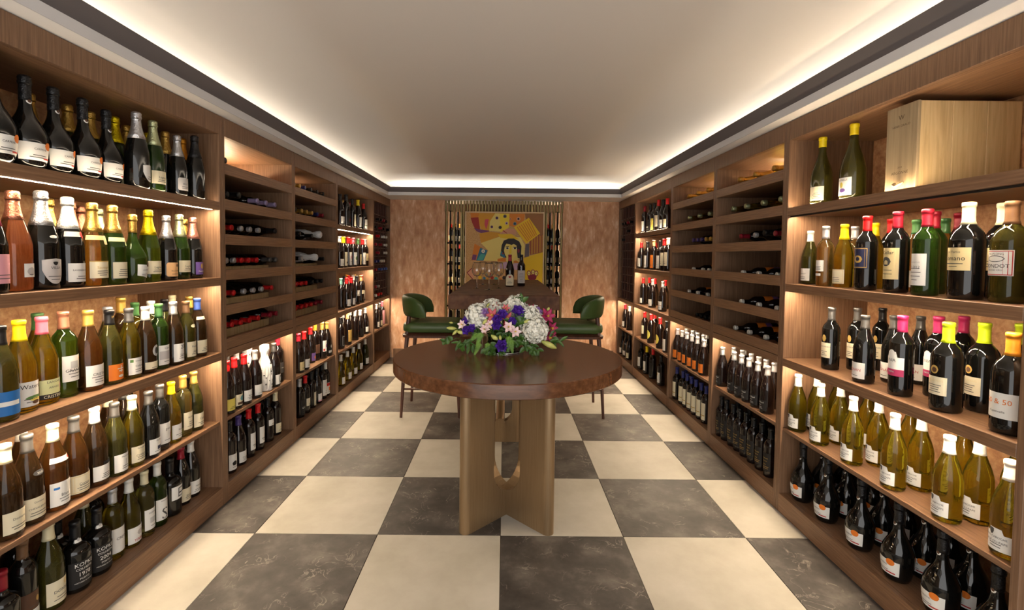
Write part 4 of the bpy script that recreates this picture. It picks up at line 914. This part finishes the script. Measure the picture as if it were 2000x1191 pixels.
# ------------------------------------------------------------------ painting
PT_ = thing('framed_painting', 'yellow painting of a dark-haired woman in a slim pale frame', 'painting', (0.002, 3.895, 1.0))
PW, PH0, PH1 = .515, -.06, .937
boxo('canvas', (-PW+.012, PW-.012, 0, .02, PH0+.012, PH1-.012), noise_mat('painted_ground', [(.3,(176,132,80)),(.6,(204,166,112)),(.8,(214,182,130))], (9,9,9), 8, 5, .7), PT_, 0)
for d in ((-PW,-PW+.014,-.012,.024,PH0,PH1),(PW-.014,PW,-.012,.024,PH0,PH1),(-PW+.014,PW-.014,-.012,.024,PH0,PH0+.014),(-PW+.014,PW-.014,-.012,.024,PH1-.014,PH1)):
    boxo('frame_bar', d, mat('pale_frame', (214,190,156), .5), PT_, .002)
def paintc(n, c): return mat('paint_'+n, c, .6)
PC = {'yellow': (226,190,30), 'lemon': (232,208,60), 'pale': (226,208,120), 'ochre': (206,150,40), 'orange': (206,124,36), 'red': (150,40,34), 'pink': (196,74,92), 'black': (30,24,28), 'skin': (232,214,120), 'blue': (40,110,140), 'teal': (70,160,150), 'purple': (110,60,110), 'brown': (140,96,56), 'rose': (206,150,120), 'lilac': (190,160,190), 'maroon': (120,20,50), 'white': (230,220,200), 'grey': (96,88,96)}
pm = MB()
LAY = {'k': 0}
def poly(col, pts):
    LAY['k'] += 1; y = -.0004-.00004*LAY['k']
    v = [(-.513+(a-75)*.000874, y, .934-(b-70)*.00088) for a, b in pts]
    pm.add(v, [tuple(range(len(v)))], paintc(col, PC[col]))
def disc(col, a, b, ra, rb=None, n=16): poly(col, [(a+ra*math.cos(2*math.pi*k/n), b+(rb or ra)*math.sin(2*math.pi*k/n)) for k in range(n)])
poly('brown', [(960,90),(1235,90),(1235,660),(1040,700),(1030,520)])
for k in range(14): poly('red' if k % 3 == 0 else 'ochre', [(1050+k*13,400+(k%3)*8),(1056+k*13,400+(k%3)*8),(1056+k*13,690-k*3),(1050+k*13,690-k*3)])
poly('ochre', [(150,90),(520,90),(450,210),(430,340),(330,370),(260,180)]); poly('orange', [(150,90),(280,90),(260,170),(160,160)])
poly('red', [(155,160),(270,150),(300,350),(240,360),(180,240)]); poly('purple', [(200,310),(300,330),(430,345),(430,475),(330,390),(250,360)])
poly('maroon', [(340,390),(430,380),(430,480)])
poly('pale', [(440,210),(520,90),(585,90),(600,360),(430,350)]); poly('lemon', [(585,95),(730,95),(725,290),(690,330),(600,370)]); poly('orange', [(730,95),(960,95),(950,190),(800,290),(730,270)])
poly('pink', [(370,180),(425,175),(410,260),(385,330),(360,250)])
poly('ochre', [(285,390),(430,360),(600,380),(590,430),(310,530)]); poly('pale', [(310,530),(600,430),(900,440),(965,560),(960,720),(800,800),(350,790),(420,640)])
poly('yellow', [(560,400),(760,390),(880,470),(760,470),(600,450)]); poly('rose', [(580,385),(700,310),(830,330),(830,400),(700,385)]); poly('red', [(640,335),(700,380),(690,385),(630,345)])
poly('yellow', [(800,290),(1020,150),(1190,380),(985,535),(930,470)])
for k in range(7): poly('orange', [(840+k*30,290-k*17),(852+k*30,284-k*17),(1010+k*22,490-k*16),(1000+k*22,500-k*16)])
poly('yellow', [(950,740),(1235,655),(1235,1190),(950,1190)]); poly('grey', [(975,540),(1030,530),(1030,720),(960,740)])
poly('orange', [(215,540),(330,600),(260,790),(170,785)]); poly('blue', [(300,600),(410,640),(350,790),(240,790)]); poly('teal', [(310,690),(380,700),(340,780),(260,780)]); poly('purple', [(190,700),(250,705),(235,785),(175,780)]); disc('white', 345, 650, 26); disc('blue', 345, 650, 10)
for a, b, r, c_ in ((545,158,22,'purple'),(664,132,26,'grey'),(690,235,22,'lilac'),(470,290,20,'purple'),(594,297,24,'black'),(865,170,32,'rose'),(812,240,24,'blue'),(745,170,14,'rose')): disc(c_, a, b, r); disc('black', a, b, r*.5)
# the woman: hair, face, eyes, brows, mouth, collar
poly('black', [(600,720),(620,560),(650,490),(720,460),(800,458),(880,500),(915,570),(910,680),(930,760),(860,745),(840,600),(680,600),(690,750)])
poly('blue', [(598,700),(612,640),(660,700),(690,770),(650,745)])
poly('skin', [(665,580),(690,535),(740,545),(765,555),(800,540),(840,560),(850,620),(840,700),(800,760),(760,790),(720,770),(670,700),(655,640)])
poly('lemon', [(740,560),(765,560),(768,680),(735,690)]); poly('black', [(675,580),(730,572),(730,580),(678,588)]); poly('black', [(790,580),(845,582),(845,590),(790,588)])
for a in (705, 818): disc('white', a, 602, 30, 14); disc('black', a, 602, 17, 14)
poly('red', [(715,705),(740,695),(765,705),(740,722)]); disc('red', 640, 682, 12); disc('maroon', 872, 640, 16, 30)
poly('orange', [(560,760),(680,740),(690,800),(560,800)]); poly('orange', [(800,790),(880,770),(880,830),(800,810)]); poly('pale', [(820,770),(890,780),(890,815)])
poly('lilac', [(600,830),(700,800),(720,900),(600,920)]); poly('lilac', [(790,830),(870,820),(870,920),(790,920)]); poly('pale', [(700,790),(800,800),(780,900),(730,900)])
poly('rose', [(60+45,970),(180,900),(240,1000),(190,1060)]); poly('maroon', [(100,970),(180,895),(186,905),(115,972),(195,1060),(185,1070)])
for k in range(8): disc(('yellow','blue','ochre','red','teal','orange','black','lemon')[k], 300+60*k, 1040+14*(k%3), 26)
poly('maroon', [(1010,990),(1150,990),(1140,1050),(1110,1075),(1050,1075),(1020,1050)])
for a, b in ((1030,970),(1092,955),(1140,970)): disc('maroon', a, b, 32, 42); disc('pale', a, b, 22, 30); disc('black', a, b+6, 6)
po = link('painted_shapes', pm.mesh('painted_shapes', None), PT_); po['kind'] = 'stuff'
# ------------------------------------------------------------------ glasses and bottles on the bar
def wine_glass(x, y, label):
    g = thing('wine_glass', label, 'glass', (x, y, BZ), (0,0,0), 'wine glasses on the bar table')
    gm = mat('clear_glass', (250,250,250), .01, trans=1, ior=1.45)
    mb = MB(); mb.lathe([(0,.0),(.036,.0),(.037,.0015),(.010,.004),(.0045,.010),(0,.011)], 24); link('foot', mb.mesh('foot', gm, ang=50), g)
    mb = MB(); mb.lathe([(0,.0108),(.0042,.0108),(.0032,.05),(.0034,.095),(.006,.104),(0,.106)], 12); link('stem', mb.mesh('stem', gm, ang=50), g)
    o_ = cr([(.004,.105),(.024,.113),(.040,.135),(.044,.160),(.039,.195),(.033,.226)], 3); i_ = [(r-.0012, z+.001) for r, z in o_][::-1]
    mb = MB(); mb.lathe([(0,.105)]+o_+[(i_[0][0], .2265)]+i_[1:]+[(0,.108)], 28); link('bowl', mb.mesh('bowl', gm, True), g)
for px, py, w_ in ((931,563,'front row, furthest from the bottles'),(955,566,'middle of the front row'),(974,563,'front row, nearest the bottles'),(943,556,'back row, further from the bottles'),(965,555.5,'back row, nearer the bottles')):
    p = onz(px, py, BZ); wine_glass(p.x, p.y, 'empty stemmed wine glass on the bar table, '+w_)
BG = 'bottles on the bar table'
p = onz(995.5, 560, BZ); bottle((p.x, p.y+.03, BZ), (0,0,-math.pi/2), 'burg', 1.0, 'red', 'crimson', lb('cream arched label with red crest','cream',('Savigny',.011,.05,'dgrey'),z0=.012,z1=.115,ang=60,shape='arch',marks=(('red',.082,.1,-16,16,'shield'),)), 'red_wine_bottle', 'dark wine bottle with arched cream label beside the glasses on the bar', 'bottle', BG, 24)
p = onz(1018, 559, BZ); bottle((p.x, p.y+.03, BZ), (0,0,-math.pi/2), 'bord', 1.0, 'red', 'black', lb('tall grey label','grey',z0=.03,z1=.15,ang=62,lines=6), 'red_wine_bottle', 'dark wine bottle with tall grey label on the bar table', 'bottle', BG, 24)
# ------------------------------------------------------------------ flower arrangement
VX, VY = .0, .343
FS = .9
def fony(px, py, Y): return ony(px, py, VY+(Y-.655)*FS)
GLASSV = mat('vase_glass', (240,246,242), .02, trans=1, ior=1.3)
vz = thing('glass_vase', 'low round glass vase holding the mixed flowers on the round table', 'vase', (VX, VY, TZ))
mb = MB(); mb.lathe([(0,.0),(.112,.0),(.116,.003),(.117,.09),(.113,.09),(.1125,.008),(0,.007)], 48); link('bowl', mb.mesh('bowl', GLASSV, ang=40), vz)
mb = MB(); mb.lathe([(.1172,.0),(.119,.001),(.1192,.004),(.1175,.006)], 48); link('foot_ring', mb.mesh('foot_ring', mat('bright_rim', (225,228,230), .15, metal=.8), True), vz)
lf = noise_mat('leaf_green', [(.3,(38,66,22)),(.6,(66,104,34)),(.8,(96,136,48))], (1,1,1), 30, 3, .45)
lf2 = noise_mat('fern_green', [(.3,(70,112,28)),(.7,(116,158,46))], (1,1,1), 30, 3, .5)
LIME = noise_mat('bud_green', [(.3,(150,160,70)),(.7,(206,206,120))], (1,1,1), 25, 3, .5)
STEM = mat('stem_green', (70,100,40), .5)
HYD = noise_mat('hydrangea_white', [(.3,(222,220,206)),(.7,(246,244,234))], (1,1,1), 40, 3, .6)
PURP = noise_mat('petal_purple', [(.3,(66,26,140)),(.7,(112,64,190))], (1,1,1), 45, 3, .5)
LILA = mat('petal_lilac', (170,128,196), .5)
MAGE = noise_mat('petal_magenta', [(.3,(142,24,74)),(.7,(196,66,112))], (1,1,1), 45, 3, .5)
SALM = noise_mat('petal_salmon', [(.3,(184,66,84)),(.7,(222,128,128))], (1,1,1), 45, 3, .5)
PINKW = noise_mat('petal_pinkwhite', [(.3,(232,186,196)),(.6,(246,232,228))], (1,1,1), 45, 3, .5)
YELC = mat('petal_yellow', (228,198,60), .5)
fr = random.Random(11)
def petal(mb, M4, L, W, curl=.3, cup=.25, pow_=1.0, m=None, n=4, ruffle=0):
    v = []; f = []
    for i in range(n+1):
        t = i/n; wd = W*math.sin(math.pi*(.08+.86*t)**pow_)**.8 if i < n else W*.12
        for j in range(-2, 3):
            u = j/2; z = curl*L*t*t+cup*W*u*u+(ruffle*fr.uniform(-1,1)*W if i else 0)
            v.append(M4 @ Vector((L*t, u*wd*.5, z)))
    for i in range(n):
        for j in range(4): k = i*5+j; f.append((k, k+5, k+6, k+1))
    mb.add(v, f, m)
def aim(d):
    """matrix whose z axis points along d"""
    return Vector(d).normalized().to_track_quat('Z', 'Y').to_matrix().to_4x4()
def stem_to(root, p, zt=None):
    a = Vector((0,0,0)); b = Vector((VX+(p.x-VX)*.25, VY+(p.y-VY)*.25, TZ+.04))-p
    b.z = max(b.z, TZ+.02-p.z); b *= .45
    mb = MB(); mid = (a+b)/2+Vector((0,0,.02)); mb.tube([a, mid, b], .0022, 6); link('stem', mb.mesh('stem', STEM, True), root)
def out_dir(p): return Vector((p.x-VX, p.y-VY-.02, (p.z-TZ-.06)*1.1)).normalized()
def hydrangea(px, py, Y, r, where):
    r *= FS; p = fony(px, py, Y); root = thing('white_hydrangea', 'white hydrangea bloom of many small petals %s' % where, 'flower', p)
    mb = MB()
    n = 170
    for k in range(n):
        z = 1-2*(k+.5)/n; ph = k*2.39996; q = math.sqrt(1-z*z); d = Vector((q*math.cos(ph), q*math.sin(ph), z))
        if d.y > .75: continue
        c_ = d*r*fr.uniform(.88,1.06)*(1+.13*math.sin(ph*.9+z*4)+.08*math.sin(z*9)); M0 = Matrix.Translation(c_) @ aim(d+Vector((fr.uniform(-.3,.3),fr.uniform(-.3,.3),fr.uniform(-.3,.3))))
        a0 = fr.uniform(0,2)
        for t in range(4): petal(mb, M0 @ Matrix.Rotation(a0+t*math.pi/2, 4, 'Z'), r*.27, r*.30, fr.uniform(-.1,.35), .2, 1, n=2, ruffle=.06)
    o = link('petals', mb.mesh('petals', HYD, True), root); o['kind'] = 'stuff'
    mb = MB(); mb.lathe([(0,-r*.8),(r*.6,-r*.5),(r*.9,0),(r*.6,r*.5),(0,r*.8)], 12); link('flower_head', mb.mesh('flower_head', mat('hydrangea_core', (232,231,214), .7), True), root)
    stem_to(root, p)
def rose(px, py, Y, r, m, word, where, dirv=None):
    r *= FS*1.22; p = fony(px, py, Y); root = thing('lisianthus_flower', '%s ruffled rose-like flower %s' % (word, where), 'flower', p)
    d = dirv or (out_dir(p)+Vector((0,-.9,.2))); A = aim(d)
    mb = MB()
    for ring, (n, tilt, L, W) in enumerate(((3,78,.62,.62),(4,66,.82,.8),(5,46,1.0,.95),(6,22,1.08,1.0))):
        for k in range(n):
            M0 = A @ Matrix.Rotation(2*math.pi*k/n+ring*.7, 4, 'Z') @ Matrix.Translation((r*.05*ring,0,-r*.35)) @ Matrix.Rotation(-R_(tilt), 4, 'Y')
            petal(mb, M0, r*L, r*W*1.1, .15-.2*(ring == 3), .35, .8, ruffle=.03)
    link('petals', mb.mesh('petals', m, True), root); stem_to(root, p)
def star(px, py, Y, r, m, word, where, cen=YELC, npet=6, dirv=None, W=.42):
    r *= FS*1.2; p = fony(px, py, Y); root = thing('lily_flower', '%s open flower with pointed petals %s' % (word, where), 'flower', p)
    A = aim(dirv or (out_dir(p)+Vector((0,-1.0,.15)))); mb = MB()
    for k in range(npet):
        M0 = A @ Matrix.Rotation(2*math.pi*k/npet, 4, 'Z') @ Matrix.Translation((0,0,-r*.15)) @ Matrix.Rotation(-R_(34 if k % 2 else 22), 4, 'Y')
        petal(mb, M0, r, r*W, -.12, .3, .85)
    link('petals', mb.mesh('petals', m, True), root)
    mb = MB()
    for k in range(5):
        a = 2*math.pi*k/5; mb.tube([A @ Vector((0,0,0)), A @ Vector((r*.12*math.cos(a), r*.12*math.sin(a), r*.45))], r*.03, 5)
    link('stamens', mb.mesh('stamens', cen, True), root); stem_to(root, p)
def bud(px, py, Y, L, r, dirv, m, where):
    r *= FS; L *= FS; p = fony(px, py, Y); root = thing('lily_bud', 'closed green lily bud %s' % where, 'flower bud', p)
    A = aim(dirv); mb = MB(); n = 12; prof = [(0,-.5),(.35,-.46),(.8,-.25),(1,.0),(.8,.25),(.4,.42),(.12,.5),(0,.505)]
    mb.lathe([(a*r, b*L) for a, b in prof], n, wob=lambda i, k: .08*math.cos(i*math.pi*2*3/n))
    mb.v = [A @ Vector(q) for q in mb.v]
    link('bud_body', mb.mesh('bud_body', m, True), root)
    b0 = A @ Vector((0,0,-.5*L)); e = (Vector((VX+(p.x-VX)*.35, VY, TZ+.07))-p)*.4; mb = MB(); mb.tube([b0, (b0+e)/2+Vector((0,0,.015)), e], .0022, 6); link('stem', mb.mesh('stem', STEM, True), root)
def leafy(name, px, py, Y, label, leaves, m):
    """a sprig: stem with leaves; leaves: (dx, dz, length, width, direction)"""
    p = fony(px, py, Y); root = thing(name, label, 'foliage', p)
    e = (Vector((VX+(p.x-VX)*.4, VY-.02, TZ+.07))-p)*.4; mb = MB(); mb.tube([Vector((0,0,0)), e*.5+Vector((0,0,.012)), e], .0018, 6); link('stem', mb.mesh('stem', STEM, True), root)
    for (dx, dz, L, W, dv) in leaves:
        mb = MB(); d = Vector(dv).normalized(); x = d; zax = Vector((0,-.7,.7)); y = zax.cross(x).normalized(); zz = x.cross(y)
        M0 = Matrix((x, y, zz)).transposed().to_4x4(); M0.translation = Vector((dx, fr.uniform(-.012,.012), dz))
        petal(mb, M0, L, W, -.18, .18, .9); link('leaf', mb.mesh('leaf', m, True), root)
hydrangea(933,617,.62,.066,'at the sparkling wine side'); hydrangea(962,606,.72,.06,'at the back of the bouquet'); hydrangea(1006,601,.70,.064,'at the top of the bouquet')
hydrangea(1036,620,.62,.060,'above the big drooping bloom'); hydrangea(1045,645,.54,.068,'drooping over the vase rim')
for k, (x, y, Y, r, w_) in enumerate(((981,614,.56,.026,'at the centre of the bouquet'),(971,624,.545,.025,'just under the central one'),(970,636,.53,.024,'beside the pink-white blooms'),(1012,608,.58,.032,'high beside the top hydrangea'),(1001,627,.55,.021,'between salmon and white blooms'),(910,626,.58,.021,'over the lily buds'),(911,645,.55,.023,'touching the lily buds'),(922,641,.545,.021,'beside the trailing fern'),(980,675,.495,.031,'low on the vase front'))):
    rose(x, y, Y, r, PURP, 'deep purple', w_)
rose(945,611,.57,.024,LILA,'lilac','half open above the central purple one'); rose(1049,610,.63,.03,LILA,'lilac','behind the upper hydrangea'); rose(1019,602,.66,.022,LILA,'lilac','beside the top hydrangea')
star(962,616,.57,.045,SALM,'salmon pink','left of the central purple bloom'.replace('left of','next to'),dirv=(-.2,-1,.3)); star(991,622,.58,.042,SALM,'salmon pink','behind the central purple blooms',dirv=(.1,-1,.2)); star(966,597,.68,.026,SALM,'small salmon','at the back edge')
star(988,602,.6,.026,SALM,'small coral','under the top hydrangea',dirv=(0,-1,.6))
star(1068,617,.62,.048,MAGE,'dark magenta','highest beside the drooping hydrangea',dirv=(.4,-1,.2),W=.5); star(1076,640,.60,.042,MAGE,'dark magenta','mid-height beside the drooping hydrangea',dirv=(.6,-1,-.1),W=.5); star(1072,655,.57,.046,MAGE,'dark magenta','lowest beside the drooping hydrangea',dirv=(.5,-.8,-.7),W=.5)
star(1039,603,.66,.03,MAGE,'bright magenta','behind the lilac bloom')
for x, y, r, w_ in ((993,639,.034,'over the front fern'),(1006,648,.034,'beside the drooping hydrangea'),(947,643,.03,'over the bright fern'),(957,634,.03,'beside the dark central bloom'),(903,634,.028,'above the lily buds')):
    star(x, y, .525 if x > 960 else .55, r, PINKW, 'pink-white', w_, W=.6)
bud(882,641,.58,.062,.0115,(-1,0,.05),LIME,'reaching furthest out to the sparkling wine side'); bud(889,649,.57,.045,.010,(-.7,0,-.7),LIME,'tilted beneath the outermost bud'); bud(900,649,.56,.048,.012,(.9,0,-.2),LIME,'touching the purple bloom'); bud(881,630,.6,.025,.006,(-1,0,.1),LIME,'tiny above the outermost bud')
bud(1029,627,.535,.042,.011,(-.8,-.2,-.3),LIME,'lying on the drooping hydrangea'); bud(1072,673,.50,.10,.017,(.9,0,-.42),LIME,'large and long beside the vase'); bud(1071,604,.64,.028,.010,(.3,0,1),LIME,'upright above the magenta blooms')
bud(966,659,.51,.05,.013,(.8,-.2,-.5),LIME,'hanging over the vase front'); bud(977,660,.51,.035,.009,(.1,-.2,-1),LIME,'pointing down beside the low purple bloom'); bud(947,628,.55,.04,.010,(.6,0,.7),LIME,'upright beside the salmon bloom'); bud(953,596,.66,.035,.007,(.5,0,.8),LIME,'thin at the back top')
def fan(n, L, W, a0, a1, sp=.03):
    out = []; n = int(n*1.5)
    for k in range(n):
        a = R_(a0+(a1-a0)*k/max(1, n-1)); out.append((fr.uniform(-sp,sp), fr.uniform(-sp,sp)*.6, L*fr.uniform(.7,1.15), W*fr.uniform(.8,1.2), (math.cos(a), fr.uniform(-.3,.1), math.sin(a))))
    return out
for k, (x, y, Y, n, a0, a1, L, W, w_) in enumerate(((878,666,.55,4,100,230,.035,.024,'trailing furthest towards the sparkling wine side'),(905,668,.53,6,180,300,.05,.018,'hanging beside the trailing buds'),(925,668,.53,7,170,300,.05,.02,'behind the hanging fern'),(958,676,.505,7,200,340,.05,.028,'at the vase front'),(970,683,.50,5,190,350,.045,.026,'under the low purple bloom'),(1000,668,.52,6,200,340,.045,.022,'beside the front fern'),(1018,660,.53,7,180,350,.05,.026,'dark between fern and drooping hydrangea'),(1035,678,.51,6,200,350,.045,.022,'under the drooping hydrangea'),(1047,681,.51,5,210,350,.045,.02,'beside the large bud'),(1084,662,.56,5,-60,60,.045,.022,'under the magenta blooms'),(1013,592,.68,4,30,110,.05,.03,'beside the top hydrangea'),(975,640,.56,6,0,180,.05,.026,'in the heart of the bouquet'),(1013,633,.57,7,20,200,.055,.03,'behind the pink-white blooms'),(940,640,.6,6,90,260,.05,.026,'behind the lilac bloom'),(1060,650,.6,6,-80,80,.05,.024,'behind the magenta blooms'),(988,655,.55,7,160,380,.05,.028,'over the vase rim'))):
    leafy('leaf_sprig', x, y, Y, 'sprig of green leaves %s' % w_, fan(n, L, W, a0, a1, .028), lf)
def fern(px, py, Y, L, dirv, label):
    L *= FS; p = fony(px, py, Y); root = thing('fern_frond', label, 'foliage', p); d = Vector(dirv).normalized(); sd = d.cross(Vector((0,1,0))).normalized()
    mb = MB(); mb.tube([Vector((0,0,0)), d*L*.5+Vector((0,-.012,0)), d*L], [.0018,.0014,.0006], 5); link('stem', mb.mesh('stem', lf2, True), root)
    mb = MB()
    for k in range(20):
        t = .06+.92*k/20
        for s in (-1, 1):
            for q in range(3):
                b = d*L*t+Vector((0,-.012*(1-abs(2*t-1)),0)); l = L*.30*(1-t*.75)*(1-.22*q)
                dd = (sd*s*(1-.25*q)+d*(.5+.35*q)+Vector((0,fr.uniform(-.5,.3),0))).normalized(); w_ = dd.cross(Vector((0,1,0))).normalized()*.0011
                mb.add([b-w_*.7, b+dd*l*.55-w_*1.3, b+dd*l, b+dd*l*.55+w_*1.3, b+w_*.7], [(0,1,2,3,4)])
    o = link('fronds', mb.mesh('fronds', lf2), root); o['kind'] = 'stuff'
fern(941,648,.525,.095,(-.35,0,-1),'feathery bright green fern frond hanging over the vase by the buds'); fern(934,650,.535,.085,(-.75,0,-.8),'feathery fern frond spreading towards the lily buds'); fern(938,668,.51,.085,(-.45,0,-1),'drooping fern tip touching the table by the vase')
fern(995,655,.505,.10,(-.08,0,-1),'light green fern frond hanging down over the vase front'); fern(998,662,.50,.085,(.12,0,-1),'short fern frond overlapping the hanging front one'); fern(953,668,.51,.08,(-.1,0,-1),'dark fern frond behind the front leaves')
# leaf filling inside the vase
mb = MB()
for k in range(150):
    a = fr.uniform(0,2*math.pi); q = fr.uniform(.3,.115) if False else fr.uniform(.03,.095); z = fr.uniform(.012,.125)
    M0 = Matrix.Translation((q*math.cos(a), q*math.sin(a), z)) @ Matrix.Rotation(a+fr.uniform(-1.4,1.4)+1.57, 4, 'Z') @ Matrix.Rotation(fr.uniform(-1.2,1.2), 4, 'Y') @ Matrix.Rotation(fr.uniform(-1,1), 4, 'X')
    petal(mb, Matrix.Translation((0,0,0)) @ M0, min(.04, .108-q), .022, .05, .1, .9, n=2)
mb.v = [(x*min(1,.106/max(1e-6,math.hypot(x,y))), y*min(1,.106/max(1e-6,math.hypot(x,y))), max(z,.010)) for x, y, z in mb.v]
o = link('greenery_filling', mb.mesh('greenery_filling', lf, True), None, (VX, VY, TZ)); o['kind'] = 'stuff'; tag(o, 'mass of green leaves packed inside the glass vase', 'foliage')
